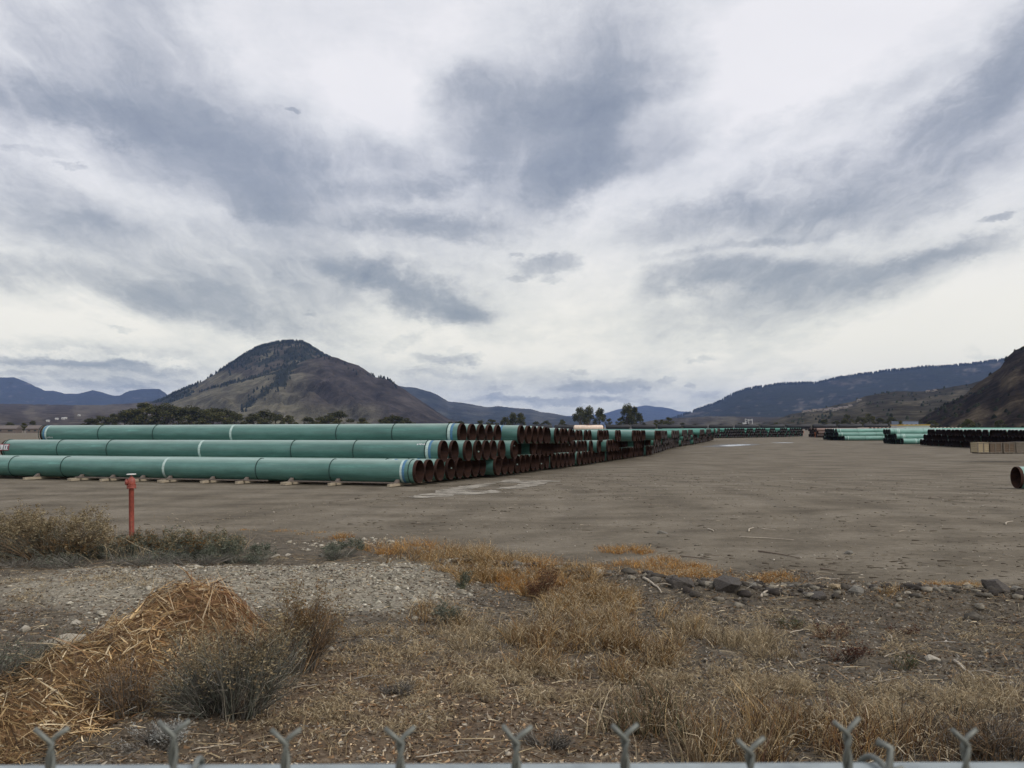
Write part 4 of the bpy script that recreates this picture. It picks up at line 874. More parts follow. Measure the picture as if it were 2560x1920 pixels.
pebbles('yard_gravel', X_, Y_, (.004+.024*rg.random(len(X_))**4)*(1+(Y_-12)/90), pick([(.18,.155,.12), (.24,.21,.165), (.10,.085,.065), (.15,.13,.10), (.34,.31,.26)], len(X_), rg), 'scattered small stones on the yard surface', m_peb)
n = 12000; X_ = rg.uniform(-9, 10, n); Y_ = rg.uniform(4.8, 15, n); k = (yard_w(X_, Y_) < .7); X_, Y_ = X_[k], Y_[k]
pebbles('soil_crumbs', X_, Y_, .004+.026*rg.random(len(X_))**4, pick([(.12,.095,.07), (.20,.165,.125), (.07,.055,.04), (.34,.30,.24)], len(X_), rg), 'small stones and soil crumbs in the weedy strip', m_peb)

# ------------------------------------------------------------------ sticks
m_stk = simple('bleached_wood', (.40, .35, .28), .85, .3, 30); m_stkd = simple('dark_wood', (.11, .08, .06), .9, .3, 30)
def stick(p0, p1, r, label, dark=False, bend=.06, z=.01, fork=False):
    r *= .62
    a, b_ = gr(*p0), gr(*p1); n_ = 7; rg_ = random.Random(int(p0[0])); pts = []; perp = Vector((-(b_-a).y, (b_-a).x, 0))
    for i in range(n_):
        t = i/(n_-1); p = a.lerp(b_, t)+perp*math.sin(t*math.pi)*bend+Vector((rg_.uniform(-1, 1), rg_.uniform(-1, 1), 0))*r*.6
        pts.append(Vector((p.x, p.y, zz(p.x, p.y)+z+r*.6)))
    m = MB(); o0 = pts[0].copy(); pts = [p-o0 for p in pts]; m.tube(pts, [r*(1-.6*i/(n_-1)) for i in range(n_)], 7)
    if fork:
        q = pts[3]; e = pts[5]+perp*.35+Vector((0, 0, .04)); m.tube([q, (q+e)/2+Vector((0, 0, .03)), e], [r*.6, r*.5, r*.25], 6)
    o = m.build('stick', m_stkd if dark else m_stk, None, True); o.location = o0; tag(o, label, 'stick', 'weathered sticks lying on the ground')
for a in (((2048,1497),(2160,1484),.022,'long pale stick lying on the rock row',), ((1905,1512),(1950,1494),.028,'short thick pale stick right of the largest boulder'), ((2385,1642),(2440,1690),.022,'curved pale branch on bare soil at right'), ((2490,1562),(2556,1571),.016,'dark stick with a pale tip near the right edge'),
          ((2210,1632),(2262,1622),.010,'thin pale twig beside the green weed'), ((1975,1590),(2030,1578),.012,'short pale twig below the row of rocks'), ((2220,1580),(2228,1596),.016,'stubby pale chip of wood on bare soil'), ((980,1757),(1032,1738),.014,'pale twig on the brown litter, left of centre'), ((1040,1895),(1200,1880),.008,'long thin pale stalk just behind the central rail'),
          ((1610,1478),(1655,1500),.030,'white forked driftwood in the rock row',), ((1692,1478),(1700,1458),.016,'small white curved twig standing on the rocks'), ((1540,1690),(1548,1730),.010,'crooked pale twig on bare soil by the green stems'), ((2515,1314),(2532,1306),.028,'short bleached stick alone on the right yard'), ((1770,1325),(1785,1331),.028,'pale chip of wood on the yard, leftmost'),
          ((1872,1331),(1884,1322),.030,'pale stub of wood leaning on the yard'), ((1905,1325),(1940,1328),.016,'thin pale stick on the yard right of the stub'), ((1850,1345),(1985,1352),.018,'long grey stick lying in the yard'), ((1895,1380),(2000,1398),.022,'long dark stick lying in the yard',), ((2050,1425),(2090,1430),.02,'dark stick at the yard edge'), ((2040,1455),(2100,1452),.014,'thin pale stick between straw and rubble'),
          ((2170,1700),(2250,1682),.010,'forked thin twig on soil, right of centre'), ((1700,1392),(1790,1404),.016,'dark branch at the end of the orange grass'), ((1050,1700),(1075,1712),.007,'tiny twig on litter near the pale grass'), ((480,1880),(600,1862),.007,'thin pale stalk arching behind the second fence tip')):
    dk = 'dark' in a[3]; stick(*a, dark=dk, fork='fork' in a[3] or 'branch' in a[3])

# ------------------------------------------------------------------ crates
m_cr = simple('crate_pale_wood', (.34, .28, .18), .85, .25, 8, stretch=(1, 1, 6)); m_crb = simple('crate_brown_wood', (.12, .086, .058), .85, .35, 8, stretch=(1, 1, 6)); m_crg = simple('crate_frame_wood', (.14, .12, .095), .85, .25, 8)
def crate(px, w, d, h, mt, label, y=71, rz=0, pan=2):
    p = at(px, 1134, y); r = empty('wooden_crate', (p.x, y, 0), rz); tag(r, label, 'crate', 'wooden crates by the right edge stack')
    b = MB(); nsl = 5
    for i in range(nsl):
        z = .12+(h-.14)*(i+.5)/nsl
        for sy in (0, d): b.box((w/2, sy, z), (w-.04, .02, (h-.14)/nsl*.86))
        for sx3 in (0, w): b.box((sx3, d/2, z), (.02, d-.04, (h-.14)/nsl*.86))
    b.build('slats', mt, r)
    b = MB()
    for i in range(pan+1):
        for sy in (-.02, d+.02): b.box((w*i/pan, sy, .08+(h-.08)/2), (.07, .025, h-.08))
    for sy in (-.02, d+.02):
        b.box((w/2, sy*1.02, h-.02), (w, .03, .07)); b.box((w/2, sy*1.02, .11), (w, .03, .07))
    b.build('frame', m_crg, r)
    b = MB(); b.box((w/2, d/2, h+.01), (w+.06, d+.08, .025)); b.build('lid', mt, r)
    for i in range(3):
        b = MB(); b.box((w*(i+.5)/3, d/2, .04), (.1, d, .075)); b.build('skid', m_crg, r)
crate(2445, .93, 1.1, .9, m_cr, 'pale wooden crate, leftmost of the crate row')
crate(2474, .98, 1.1, .88, m_crb, 'brown slatted crate touching the pale one')
crate(2510, .88, 1.2, .88, m_crb, 'brown crate third from the left with pale post')
crate(2542, 1.6, 1.2, .92, m_crg, 'greyish crate cut off by the right edge of the view')

# ------------------------------------------------------------------ stakes, puddle, pale patches
m_stake = simple('orange_stake', (.38, .12, .06), .8, .2, 6)
for px, py, hh, lb_ in ((2010, 1093, 1.05, 'thin orange stake before the dark far stack'), (2038, 1100, 1.0, 'thin orange stake beside the rusty stack end')):
    g0 = gr(px, py); b = MB(); b.box((0, 0, hh/2-.1), (.06, .06, hh+.2)); b.box((0, 0, hh*.82), (.10, .10, .22))
    o = b.build('marker_stake', m_stake); o.location = (g0.x, g0.y, 0); tag(o, lb_, 'stake', 'marker stakes in the yard')
def patch(name, poly, mat, z, jag=.3, seed=0, kind='structure', sub=10):
    P = [gr(a, b_) for a, b_ in poly]; out_ = []; rg_ = random.Random(seed)
    for i in range(len(P)):
        a, b_ = P[i], P[(i+1) % len(P)]; L = (b_-a).length; m = max(2, int(L/.35))
        for k_ in range(m):
            p = a.lerp(b_, k_/m); s = min(jag, L*.2); out_.append((p.x+rg_.uniform(-s, s), p.y+rg_.uniform(-s, s)*1.2))
    import bmesh
    bm = bmesh.new(); vs = [bm.verts.new((x, y, zz(x, y)+z)) for x, y in out_]; es = [bm.edges.new((vs[i], vs[(i+1) % len(vs)])) for i in range(len(vs))]
    bmesh.ops.triangle_fill(bm, use_beauty=True, edges=es); bmesh.ops.subdivide_edges(bm, edges=bm.edges[:], cuts=2, use_grid_fill=True)
    for v in bm.verts: v.co.z = zz(v.co.x, v.co.y)+z
    for f_ in bm.faces:
        if f_.normal.z < 0: f_.normal_flip()
    me = bpy.data.meshes.new(name); bm.to_mesh(me); bm.free(); o = link(name, me, mat); tag(o, kind=kind); return o
m_pale = simple('dried_pale_mud', (.285, .260, .215), .95, .3, 3, bmp=.3); nt = m_pale.node_tree
ms = N(nt, 'ShaderNodeMixShader'); tr_ = N(nt, 'ShaderNodeBsdfTransparent'); nt.links.new(ramp(nt, noise(nt, 1.6, 7, .68, stretch=(.6, 1.5, 1)), [(.40, .0), (.50, .95)]), ms.inputs[0])
nt.links.new(nt.nodes['Principled BSDF'].outputs[0], ms.inputs[2]); nt.links.new(tr_.outputs[0], ms.inputs[1]); nt.links.new(ms.outputs[0], nt.nodes['Material Output'].inputs[0])
patch('ground_patch', [(1012,1243),(1090,1230),(1180,1212),(1240,1207),(1215,1216),(1150,1228),(1250,1226),(1240,1232),(1130,1240),(1060,1246)], m_pale, .012, .28, 1)
patch('ground_patch', [(1232,1206),(1270,1199),(1330,1202),(1370,1206),(1340,1215),(1310,1222),(1250,1224),(1235,1219),(1300,1214),(1290,1207)], m_pale, .016, .3, 2)
patch('ground_patch', [(1345,1201),(1410,1203),(1395,1205),(1340,1204)], m_pale, .014, .15, 3)
m_wet = simple('wet_mud', (.05, .045, .038), .5, .3, 2)
mw, nt, bb = newmat('puddle_water'); bb.inputs['Base Color'].default_value = (.36, .38, .39, 1); bb.inputs['Roughness'].default_value = .22; bb.inputs['Specular IOR Level'].default_value = .8  # pale base colour paints in the bright reflection of the sky
patch('ground_patch', [(1755,1116.5),(1800,1111),(1850,1109.5),(1900,1110.5),(1885,1113),(1840,1116),(1790,1118)], m_wet, .006, .6, 4)
patch('puddle', [(1795,1115),(1825,1112.2),(1850,1111.2),(1882,1111.6),(1865,1113.4),(1830,1115.8)], mw, .012, .35, 5)
patch('puddle', [(1928,1107),(1950,1106.2),(1984,1106.3),(1980,1107.2),(1950,1107.4)], mw, .008, .3, 6)

# ------------------------------------------------------------------ tank cars on the far line
m_tank = simple('black_tank_paint', (.013, .013, .014), .6, .3, 2); m_tankw = simple('peach_tank_paint', (.72, .58, .47), .55, .15, 1); m_tkb = simple('brown_fittings', (.20, .09, .045), .7, .2, 4)
def tankcar(loc, mat, label, fit):
    r = empty('tank_car', loc); tag(r, label, 'tank car', 'rail tank cars behind the yard')
    b = MB(); b.lathe([(0, -8.1), (.8, -8.0), (1.3, -7.7), (1.5, -7.2), (1.5, 7.2), (1.3, 7.7), (.8, 8.0), (0, 8.1)], (0, 0, 2.65), (1, 0, 0), 24); b.build('tank', mat, r, True)
    b = MB(); b.lathe([(.55, 0), (.55, .35), (.45, .42), (0, .43)], (0, 0, 4.05), seg=12); b.box((0, 0, 4.22), (3.4, 1.6, .05)); 
    for sx4 in (-1.7, 1.7): b.box((sx4, -.75, 4.5), (.05, .05, .6))
    b.box((0, -.75, 4.8), (3.45, .05, .05)); b.build('manway', fit, r)
    b = MB(); b.box((0, 0, 1.05), (16.4, 1.6, .28)); b.box((-8.4, 0, 1.0), (.5, .4, .3)); b.box((8.4, 0, 1.0), (.5, .4, .3)); b.build('underframe', m_tank, r)
    for sx4 in (-6, 6):
        b = MB()
        for dx in (-.85, .85):
            for dy in (-.75, .75): b.lathe([(0, 0), (.46, 0), (.46, .13), (0, .13)], (sx4+dx, dy, .46), (0, 1, 0), 14)
        b.box((sx4, -.95, .5), (2.2, .12, .3)); b.box((sx4, .95, .5), (2.2, .12, .3)); b.build('bogie', m_tank, r)
    return r
T0 = None
for i in range(18):
    px = 1222+i*64.5; p = at(px, 1066, 590)
    if T0 is None: T0 = tankcar((p.x, 590, -.25), m_tank, 'black tank car at the left end of the train', m_tank); c = T0
    else: c = copy_tree(T0); c.location = (p.x, 590, -.25)
    if i: c['label'] = f'black rail tank car, {ordw(i+1)} from the left of the distant train'
p = at(1471, 1066, 480); tankcar((p.x, 480, -.75), m_tankw, 'peach coloured tank car with brown top fittings among black ones', m_tkb)

# ------------------------------------------------------------------ buildings
m_wh = simple('pale_wall', (.27, .245, .20), .8, .15, 1); m_rf = simple('roof_brown', (.13, .11, .10), .85, .2, 1); m_gl = simple('window_glass', (.03, .035, .04), .2, .1, 1); m_bw = simple('blue_grey_metal', (.16, .20, .28), .5, .15, 1); m_yl = simple('yellow_edge', (.55, .33, .05), .6, .1, 1); m_gw = simple('grey_white_metal', (.45, .46, .46), .5, .1, 1); m_rw2 = simple('white_roof', (.4, .4, .4), .5, .1, 1)
SK = 1.0
def house(loc, w, d, h, wall, roof, label, group, name='house', win=3, pitched=True, cat='house', rz=0):
    r = empty(name, loc, rz); tag(r, label, cat, group)
    b = MB(); sk = .3 if cat == 'shed' else 2
    b.box((0, 0, (h-sk)/2), (w, d, h+sk)); b.build('wall', wall, r)
    b = MB(); e = .5
    if pitched:
        b.add([(-w/2-e, -d/2-e, h+.01), (w/2+e, -d/2-e, h+.01), (w/2+e, d/2+e, h+.01), (-w/2-e, d/2+e, h+.01), (-w/2-e, 0, h+d*.3), (w/2+e, 0, h+d*.3)], [(0,1,5,4), (2,3,4,5), (0,4,3), (1,2,5), (0,3,2,1)])
    else: b.box((0, 0, h+.10), (w+e*.3, d+e, .18))
    b.build('roof', roof, r)
    for i in range(win):
        b = MB(); b.box((-w/2+w*(i+.5)/win, -d/2-.02, h*.55), (w/win*.42, .06, h*.32)); b.build('window', m_gl, r)
    return r
P_h, _ = HR
def on_hill(px, py):            # nearest point of the brown hill on that bearing
    a, b_ = proj(P_h[..., 0], P_h[..., 1], P_h[..., 2]); d = (a-px)**2+(b_-py)**2; return P_h.reshape(-1, 3)[int(np.argmin(d))]
for i, (px, py, w, h) in enumerate(((2012,1031,11,4), (2024,1030,12,4.5), (2038,1029,14,5), (2052,1027,12,4), (2066,1028,10,4.5), (2078,1025,13,4), (2090,1027,12,5), (2102,1022,10,4), (2114,1021,11,4), (2126,1018,9,4), (2150,1003,10,4), (2322,980,9,3.5), (2338,979,9,3.5))):
    p = on_hill(px, py); house((p[0], p[1], p[2]-1), w*.9, 9, h*.8, m_wh, m_rf, f'pale hillside house with dark roof, {ordw(i+1)} from the left of the terrace', 'houses on the brown hillside', win=2, rz=rs.uniform(-.3, .3))
for i, (px, py, Yd) in enumerate(((120,1049,1000), (142,1044,1050), (158,1043,1060), (164,1042,1120), (198,1035,1300))):
    p = at(px, py+4, Yd); house((p.x, Yd, p.z-.4), 2.6, 3, 1.1, m_gw, m_rw2, f'tiny white roofed shed on the left plain, {ordw(i+1)} from the left', 'white sheds on the plain', 'shed', 1, cat='shed')
p = at(2262, 1058, 520); house((p.x, 520, -.6), 10.5, 12, 5.6, m_bw, m_bw, 'blue-grey industrial building below the near hill', None, 'warehouse', 4, False, 'building')
p = at(2354, 1066, 190); house((p.x, 205, -.7), 7.6, 3, 3.1, m_gw, m_yl, 'low site cabin with yellow roof edge behind the right stacks', None, 'site_cabin', 0, False, 'cabin')
p = at(1872, 1060, 1250); pl = empty('industrial_plant', (p.x, 1250, 0)); tag(pl, 'distant white frame industrial plant beyond the far stack', 'plant')
b = MB(); b.box((-6, 0, 3.5), (5, 6, 9)); b.box((5, 0, 2.5), (9, 6, 7)); b.build('block', m_gw, pl)
b = MB()
for sx5 in (-5, 0, 5): b.tube([(sx5, 0, 6), (sx5, 0, 13)], .4, 6)
b.tube([(-5, 0, 13), (5, 0, 11)], .35, 6); b.tube([(-5, 0, 9), (5, 0, 13)], .35, 6); b.build('frame', m_gw, pl)
# chimney-free low brown sheds at the far left
for i, (px, w) in enumerate(((20, 26), (88, 14))):
    p = at(px, 1064, 620); house((p.x, 620, -.6), w*.6, 8, 3.0, m_brd, m_rf, ['long low brown shed on the far left plain', 'small brown shed behind the top front pipe'][i], 'brown sheds on the plain', 'shed', 2, True, 'shed')

# ------------------------------------------------------------------ trees beyond the yard
m_leaf = attrmat('leaf', .8, .25, .1); m_bark = simple('bark', (.06, .05, .04), .9, .3, 3)
LV = [(.070,.078,.034), (.052,.060,.028), (.090,.090,.036), (.040,.046,.024), (.11,.10,.045)]; LY = [(.12,.105,.03), (.085,.085,.03), (.06,.07,.028)]
def tree_proto(kind, seed, pal):
    rg = np.random.default_rng(seed); r = empty('deciduous_tree' if kind != 'poplar' else 'poplar_tree')
    b = MB(); b.tube([(0, 0, -.3), (.02, 0, .25), (.0, .02, .55), (0, 0, .8)], [.028, .022, .014, .005], 7)
    for q in range(7):
        a = q*2.4; z0 = .2+q*.07; l = .26 if kind == 'round' else .14; b.tube([(0, 0, z0), (l*.6*math.cos(a), l*.6*math.sin(a), z0+.12), (l*math.cos(a), l*math.sin(a), z0+.3)], [.012, .008, .003], 5)
    b.build('trunk', m_bark, r)
    nb = 16 if kind == 'round' else 20; C_ = []
    for q in range(nb):
        a = rg.uniform(0, 6.28); z0 = rg.uniform(.22, .95)
        rad = {'round': .40*math.sin(min(1, (1.05-z0)*1.6)*math.pi/2), 'poplar': .22*(1.08-z0)+.05, 'spiky': .3*(1.0-z0)+.1}[kind]*math.sqrt(rg.random())
        C_.append((rad*math.cos(a), rad*math.sin(a), z0, rg.uniform(.08, .17)*(1 if kind == 'round' else .75)))
    C_ = np.array(C_); n = 2600 if kind == 'round' else 1900; i = rg.integers(0, nb, n); d = rg.normal(0, 1, (n, 3)); d /= np.linalg.norm(d, axis=1, keepdims=True)
    P = C_[i, :3]+d*(C_[i, 3]*rg.uniform(.5, 1.1, n))[:, None]*np.array([1, 1, .85 if kind == 'round' else 1.5]); cl = pick(pal, n, rg)*rg.uniform(.7, 1.3, (nb, 1))[i]
    dd = rg.normal(0, 1, (n, 3)); dd /= np.linalg.norm(dd, axis=1, keepdims=True); B = Bag(); B.add(*ribbons(P, dd, rg.uniform(.03, .055, n), rg.uniform(.025, .045, n), cl, 1, .2, rg)); B.build('crown', m_leaf, r)
    return r
TP = {'round': [tree_proto('round', 1, LV), tree_proto('round', 2, LV), tree_proto('round', 3, LV+LY)], 'spiky': [tree_proto('spiky', 4, LV), tree_proto('spiky', 5, LV)], 'yellow': [tree_proto('round', 6, LY)]}
used = set(); TN = {}
def tree(px, top, Yd, kind, wid, label, v=0):
    pr = TP[kind][v % len(TP[kind])]; p = at(px, top, Yd); h = p.z+.5
    c = pr if id(pr) not in used else copy_tree(pr); used.add(id(pr)); c.location = (p.x, Yd, -.2); c.scale = (h*wid, h*wid, h*1.0); c.rotation_euler = (0, 0, random.uniform(0, 6.28))
    tag(c, label, 'tree', 'trees beyond the yard')
wood = [(228,1047,'round'),(255,1040,'round'),(285,1036,'round'),(312,1029,'round'),(340,1022,'round'),(365,1010,'round'),(392,1016,'round'),(418,1010,'round'),(448,1020,'round'),(478,1018,'round'),(505,1026,'round'),(532,1022,'round'),(560,1024,'round'),(588,1032,'round'),(635,1036,'round'),(662,1028,'round'),(690,1034,'round'),(722,1040,'round'),(770,1044,'round'),(800,1044,'yellow'),(822,1040,'round'),(846,1030,'round'),(905,1047,'yellow'),(965,1044,'round'),(985,1040,'round'),(1010,1046,'round'),
        (1125,1056,'yellow'),(1150,1054,'round'),(1200,1053,'yellow'),(1230,1050,'yellow')]
for i, (px, tp, kd) in enumerate(wood):
    tree(px, tp, 640+(i*37 % 80), kd, random.uniform(1.5, 2.0), f'olive green tree behind the stack, {ordw(i+1)} from the left of the far tree line' if kd == 'round' else f'yellow-green tree {ordw(i+1)} in the far tree line', i)
for i, (px, tp, kd, wd, lb_) in enumerate(((1262,1044,'spiky',1.3,'spiky tree left of the paired tall trees'), (1282,1036,'spiky',1.3,'taller left tree of the small pair above the stack'), (1303,1035,'spiky',1.3,'taller right tree of the small pair above the stack'), (1340,1055,'round',1.2,'low round tree between the small pair and tall trees'), (1365,1052,'round',1.2,'second low round tree left of the tall trees'), (1405,1050,'round',1,'small dark tree just left of the tall trees'),
        (1450,1021,'spiky',1.25,'tallest tree of the centre clump, left stem'), (1470,1021,'spiky',1.25,'tallest tree of the centre clump, right stem'), (1499,1023,'spiky',1.2,'separate tall tree right of the centre clump'), (1522,1048,'yellow',.9,'yellowish tree right of the tall centre trees'), (1550,1046,'yellow',1,'yellowish tree left of the second tall tree'), (1568,1016,'spiky',1.2,'second tall tree near the pale blue mountain, left stem'), (1584,1019,'spiky',1.2,'second tall tree near the pale blue mountain, right stem'), (1600,1040,'round',1,'round tree at the foot of the second tall tree'),
        (1572,1044,'round',1.3,'broad tree below the second tall trees'), (1640,1052,'yellow',1,'low yellowish tree left of the dark ridge foot'), (1672,1045,'yellow',1.1,'yellow-green tree beneath the right ridge end'), (1655,1050,'round',1.1,'dark low tree beneath the right ridge end'), (1706,1058,'round',1.4,'small tree above the train, left of the plant'), (1850,1058,'round',1.4,'small dark tree left of the distant plant'), (1940,1058,'round',1.5,'small tree right of the distant plant'),
        (2060,1050,'round',1.2,'dark tree beneath the hillside houses'), (2090,1052,'round',1.3,'dark bush tree right of the train end'), (2118,1038,'yellow',.9,'bright yellow-green tree below the brown hill'), (2110,1050,'round',1.1,'green tree beside the bright yellow tree'), (2150,1042,'round',1.1,'tall olive tree right of the yellow tree'), (2172,1036,'round',1.1,'tallest olive tree below the brown hill'), (2200,1046,'round',1.1,'olive tree between two taller ones below the hill'), (2228,1042,'round',1.1,'dark tree left of the blue building'), (2252,1054,'yellow',1,'yellowish tree in front of the blue building'), (2215,1055,'round',1.2,'low dark tree left of the blue building'),
        (25,1056,'round',1.2,'dark tree at the far left edge of the plain'), (60,1059,'yellow',1.2,'yellowish bush tree on the left plain'), (82,1053,'round',.8,'dark pointed tree left of the top front pipe'), (2330,1052,'round',1.3,'dark tree behind the yellow edged cabin'), (2420,1050,'round',1.4,'dark tree at the foot of the near hill'), (2500,1052,'round',1.5,'dark tree above the right edge stack'))):
    Yd = 415 if px > 2270 or px in (2252,) else 640+(i*23 % 60); tree(px, tp, Yd, kd, wd, lb_, i)

# ------------------------------------------------------------------ sky
def azel(px, py):
    d = ray(px, py).normalized(); return math.atan2(d.x, d.y), math.asin(d.z)
W = bpy.data.worlds.new('World'); S.world = W; W.use_nodes = True; nt = W.node_tree; nt.nodes.clear()
SUN_AZ, SUN_EL = R_(125), R_(38)      # azimuth clockwise from +Y
out = N(nt, 'ShaderNodeOutputWorld'); bg = N(nt, 'ShaderNodeBackground'); nt.links.new(bg.outputs[0], out.inputs[0]); bg.inputs[1].default_value = .1
sky = N(nt, 'ShaderNodeTexSky', sky_type='NISHITA'); sky.sun_disc = False; sky.sun_elevation = SUN_EL; sky.sun_rotation = SUN_AZ; sky.dust_density = 2.0
tc = N(nt, 'ShaderNodeTexCoord'); sx6 = N(nt, 'ShaderNodeSeparateXYZ'); nt.links.new(tc.outputs['Generated'], sx6.inputs[0])
def M(op, a, b=None, c=None, clamp=False):
    m = N(nt, 'ShaderNodeMath', operation=op, use_clamp=clamp)
    for i, v in enumerate((a, b, c)):
        if v is None: continue
        if isinstance(v, (int, float)): m.inputs[i].default_value = v
        else: nt.links.new(v, m.inputs[i])
    return m.outputs[0]
az = M('ARCTAN2', sx6.outputs[0], sx6.outputs[1]); el = M('ARCSINE', sx6.outputs[2])
cb = N(nt, 'ShaderNodeCombineXYZ'); nt.links.new(az, cb.inputs[0]); nt.links.new(el, cb.inputs[1]); AE = cb.outputs[0]
def snoise(scale, detail, rough, st, off=(0, 0, 0), color=False, rot=0):
    mp = N(nt, 'ShaderNodeMapping'); mp.inputs['Scale'].default_value = st; mp.inputs['Location'].default_value = off; mp.inputs['Rotation'].default_value = (0, 0, rot); nt.links.new(AE, mp.inputs[0])
    n = N(nt, 'ShaderNodeTexNoise'); n.inputs['Scale'].default_value = scale; n.inputs['Detail'].default_value = detail; n.inputs['Roughness'].default_value = rough
    nt.links.new(mp.outputs[0], n.inputs['Vector']); return n.outputs['Color' if color else 'Fac']
def warp(amount, *a, **k):
    c = snoise(*a, color=True, **k); v = N(nt, 'ShaderNodeVectorMath', operation='MULTIPLY_ADD'); nt.links.new(c, v.inputs[0])
    v.inputs[1].default_value = (amount*1.6, amount, 0); ad = N(nt, 'ShaderNodeVectorMath', operation='ADD'); nt.links.new(AE, ad.inputs[0]); ad.inputs[1].default_value = (-amount*.8, -amount*.5, 0)
    nt.links.new(ad.outputs[0], v.inputs[2]); return v.outputs[0]
WS2 = warp(.05, 9, 4, .6, (1, 1.7, 1), off=(2, 6, 0)); WB = warp(.10, 4.5, 12, .68, (1, 1.7, 1), off=(7, 3, 0)); WS = warp(.034, 26, 8, .7, (1, 1.9, 1), off=(3, 1, 0))
def blobs(vec, lst, e0, e1):
    s = None
    for (px, py, rx, ry, rot, amp) in lst:
        a, e = azel(px, py); gt = N(nt, 'ShaderNodeTexGradient', gradient_type='SPHERICAL'); tm = gt.texture_mapping
        tm.vector_type = 'TEXTURE'; tm.translation = (a, e, 0); tm.rotation = (0, 0, R_(rot)); tm.scale = (rx/F*e1, ry/F*e1, 1)
        nt.links.new(vec, gt.inputs[0])
        mr = N(nt, 'ShaderNodeMapRange', interpolation_type='SMOOTHSTEP'); mr.inputs[1].default_value = 0; mr.inputs[2].default_value = 1-e0/e1; mr.inputs[3].default_value = 0; mr.inputs[4].default_value = amp
        nt.links.new(gt.outputs['Fac'], mr.inputs[0])
        s = mr.outputs[0] if s is None else M('ADD', s, mr.outputs[0])
    return s
BIG = [(20,150,300,190,-14,.44), (60,250,260,60,0,.22), (230,290,250,45,-6,.26), (400,60,130,260,22,.40), (470,280,400,110,-14,.20), (560,400,380,110,-6,.30), (800,360,280,90,-12,.26), (1000,390,150,60,-24,.22), (520,470,280,50,0,.18), (900,520,420,110,-5,.20), (700,640,560,140,0,.26), (60,510,220,85,-8,.50), (450,700,560,120,-3,.22), (1050,470,240,30,6,.26), (1100,560,220,38,-2,.46), (640,525,110,24,-8,.2), (1040,735,210,55,-19,.72), (1160,795,90,28,-8,.30), (900,690,140,30,-16,.3), (620,800,330,44,-7,.36),
       (1510,210,240,150,10,.56), (1400,330,190,130,10,.30), (1430,450,150,80,24,.52), (1500,30,330,90,5,.26), (1620,400,240,60,22,.30), (1220,330,160,180,20,.38), (1190,210,120,60,20,.2), (2230,420,560,120,19,.44), (2300,500,420,70,14,.22), (2500,170,240,90,35,.42), (2080,280,300,34,20,.20), (1780,560,330,50,3,.30), (1900,470,200,60,18,.2), (1800,712,215,46,2,.66), (2080,715,350,54,8,.46), (1960,800,330,60,6,.28), (2420,630,220,22,8,.20), (1850,628,210,18,7,.30), (240,930,330,60,0,.34), (200,700,420,40,-3,.22), (1700,1010,500,60,0,.10), (1300,960,360,50,0,.26)]
SML = [(1372,668,90,30,3,.40), (1290,690,40,10,0,.2), (1380,702,40,8,0,.22), (1010,858,62,18,24,.22), (1120,897,100,16,0,.26), (1192,897,26,16,0,.24), (1140,874,20,10,0,.18), (1500,966,165,17,2,.34), (1755,905,42,7,0,.34), (1668,952,26,7,0,.28), (1720,967,13,8,0,.3), (1610,970,16,9,0,.2), (1450,932,40,6,4,.24), (1800,990,90,12,0,.16), (2497,538,44,13,14,.36), (2440,880,34,22,-30,.24), (1255,975,50,9,0,.2), (1590,985,40,10,0,.2), (1560,1000,120,12,0,.2), (1400,1005,200,14,0,.3), (1250,1000,120,10,0,.22), (980,1000,80,9,0,.15), (560,940,40,8,0,.2), (30,960,70,8,0,.2), (350,975,80,8,0,.22), (1120,935,80,12,0,.18), (1050,925,60,10,5,.16), (2530,905,60,12,0,.1), (1760,1000,60,14,0,.2),
       (720,272,26,8,-4,.3), (60,375,80,10,2,.16), (170,410,42,9,-2,.28), (310,825,36,8,-2,.3), (780,790,24,7,0,.14), (70,895,120,15,0,.26), (200,905,170,13,2,.25), (300,915,120,14,0,.22), (420,925,90,16,-3,.24), (250,960,220,14,0,.22), (60,935,90,10,0,.2), (1640,1010,60,10,0,.2), (1290,640,30,9,0,.2), (2030,1000,60,8,0,.1)]
LIT = [(405,912,60,14,10,.5), (110,882,130,9,2,.3), (330,894,80,9,0,.3), (960,250,150,100,-30,.22), (2000,150,460,120,25,.18), (1250,120,200,120,0,.1), (2380,800,260,120,20,.2), (1950,60,400,90,0,.2), (2280,860,360,70,5,.16), (150,600,260,50,-3,.16), (60,800,300,40,-4,.14), (2100,935,110,8,8,.3), (1330,900,260,40,0,.1), (500,500,90,30,0,.1)]
big = blobs(WB, BIG, .2, 1.4); small = blobs(WS, SML, .5, 1.2); lit = blobs(WS, LIT, .2, 1.4)
pe = M('DIVIDE', .36, M('ADD', el, .20)); pv_ = N(nt, 'ShaderNodeVectorMath', operation='SCALE'); nt.links.new(WS2, pv_.inputs[0]); nt.links.new(pe, pv_.inputs['Scale'])
AE0 = AE; AE = pv_.outputs[0]
fine = snoise(8, 12, .66, (1, 2.1, 1), off=(5, 2, 0), rot=R_(-8)); AE = AE0; med = snoise(3.2, 5, .55, (1, 2.0, 1), off=(1, 9, 0)); crisp = snoise(20, 8, .66, (1, 2.6, 1), off=(2, 4, 0))
t = M('ADD', big, M('MULTIPLY', small, 1.0)); t = M('SUBTRACT', t, lit)
t = M('MULTIPLY', t, M('MULTIPLY_ADD', fine, 2.4, -.20)); t = M('MULTIPLY_ADD', fine, .80, M('ADD', t, -.40)); t = M('MULTIPLY_ADD', med, .30, M('ADD', t, -.13))
lowm = N(nt, 'ShaderNodeMapRange', interpolation_type='SMOOTHSTEP'); lowm.inputs[1].default_value = .16; lowm.inputs[2].default_value = .03; nt.links.new(el, lowm.inputs[0])
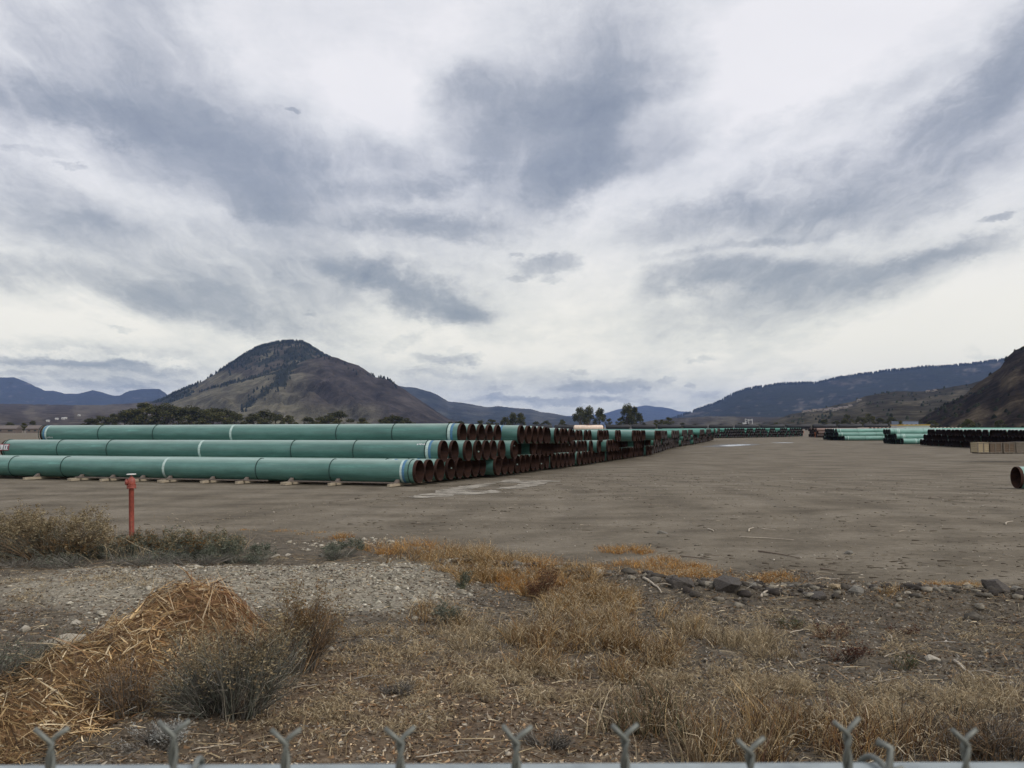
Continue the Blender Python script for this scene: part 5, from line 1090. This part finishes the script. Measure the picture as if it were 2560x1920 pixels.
t = M('ADD', t, M('MULTIPLY', M('ADD', crisp, -.5), M('MULTIPLY_ADD', lowm.outputs[0], .70, .20)))
t = M('MULTIPLY', M('ADD', t, .10), .92); t = M('SUBTRACT', t, M('MULTIPLY', M('MAXIMUM', M('SUBTRACT', t, .66), 0), .45), clamp=True)
cr = N(nt, 'ShaderNodeValToRGB'); e = cr.color_ramp.elements
while len(e) < 5: e.new(.5)
for i, (p_, c_) in enumerate(((0, (.92,.91,.94)), (.2, (.78,.79,.83)), (.45, (.57,.59,.65)), (.75, (.35,.385,.46)), (1, (.25,.29,.37)))): e[i].position = p_; e[i].color = (*c_, 1)
nt.links.new(t, cr.inputs[0]); cloud = cr.outputs[0]
# warmer, creamier light low down; the top left has a mauve tint
warm = N(nt, 'ShaderNodeMapRange', interpolation_type='SMOOTHSTEP'); warm.inputs[1].default_value = .30; warm.inputs[2].default_value = .04; nt.links.new(el, warm.inputs[0])
cloud = mix(nt, M('MULTIPLY', warm.outputs[0], .9), cloud, mix(nt, 1.0, cloud, (1.19, 1.15, .92), 'MULTIPLY'))
hor = N(nt, 'ShaderNodeMapRange', interpolation_type='SMOOTHSTEP'); hor.inputs[1].default_value = .05; hor.inputs[2].default_value = .0; hor.inputs[4].default_value = .22; nt.links.new(el, hor.inputs[0])
cloud = mix(nt, hor.outputs[0], cloud, (.30, .38, .47))
vm = N(nt, 'ShaderNodeVectorMath', operation='SCALE'); nt.links.new(cloud, vm.inputs[0]); vm.inputs['Scale'].default_value = 10.0
# thin gaps where the clear sky behind shows faintly
gap = N(nt, 'ShaderNodeMapRange'); gap.inputs[1].default_value = .35; gap.inputs[2].default_value = .75; gap.inputs[3].default_value = .97; gap.inputs[4].default_value = .88; nt.links.new(med, gap.inputs[0])
fin = mix(nt, gap.outputs[0], sky.outputs[0], vm.outputs[0]); nt.links.new(fin, bg.inputs[0])
W.cycles.sampling_method = 'MANUAL'; W.cycles.sample_map_resolution = 512

sl = bpy.data.lights.new('sun', 'SUN'); sl.energy = 1.9; sl.angle = R_(9); sl.color = (1, .93, .84)
so = bpy.data.objects.new('sun', sl); COL.objects.link(so)
d = Vector((math.sin(SUN_AZ)*math.cos(SUN_EL), math.cos(SUN_AZ)*math.cos(SUN_EL), math.sin(SUN_EL))); so.rotation_euler = d.to_track_quat('Z', 'Y').to_euler(); so.location = (0, 0, 400)

S.render.engine = 'CYCLES'; S.cycles.use_denoising = True; S.cycles.max_bounces = 6; S.cycles.diffuse_bounces = 3; S.cycles.glossy_bounces = 2; S.cycles.volume_bounces = 1; S.cycles.transmission_bounces = 2
S.cycles.use_adaptive_sampling = True; S.cycles.adaptive_threshold = .015
S.view_settings.view_transform = 'Standard'; S.view_settings.look = 'None'; S.view_settings.exposure = 0; S.view_settings.gamma = 1
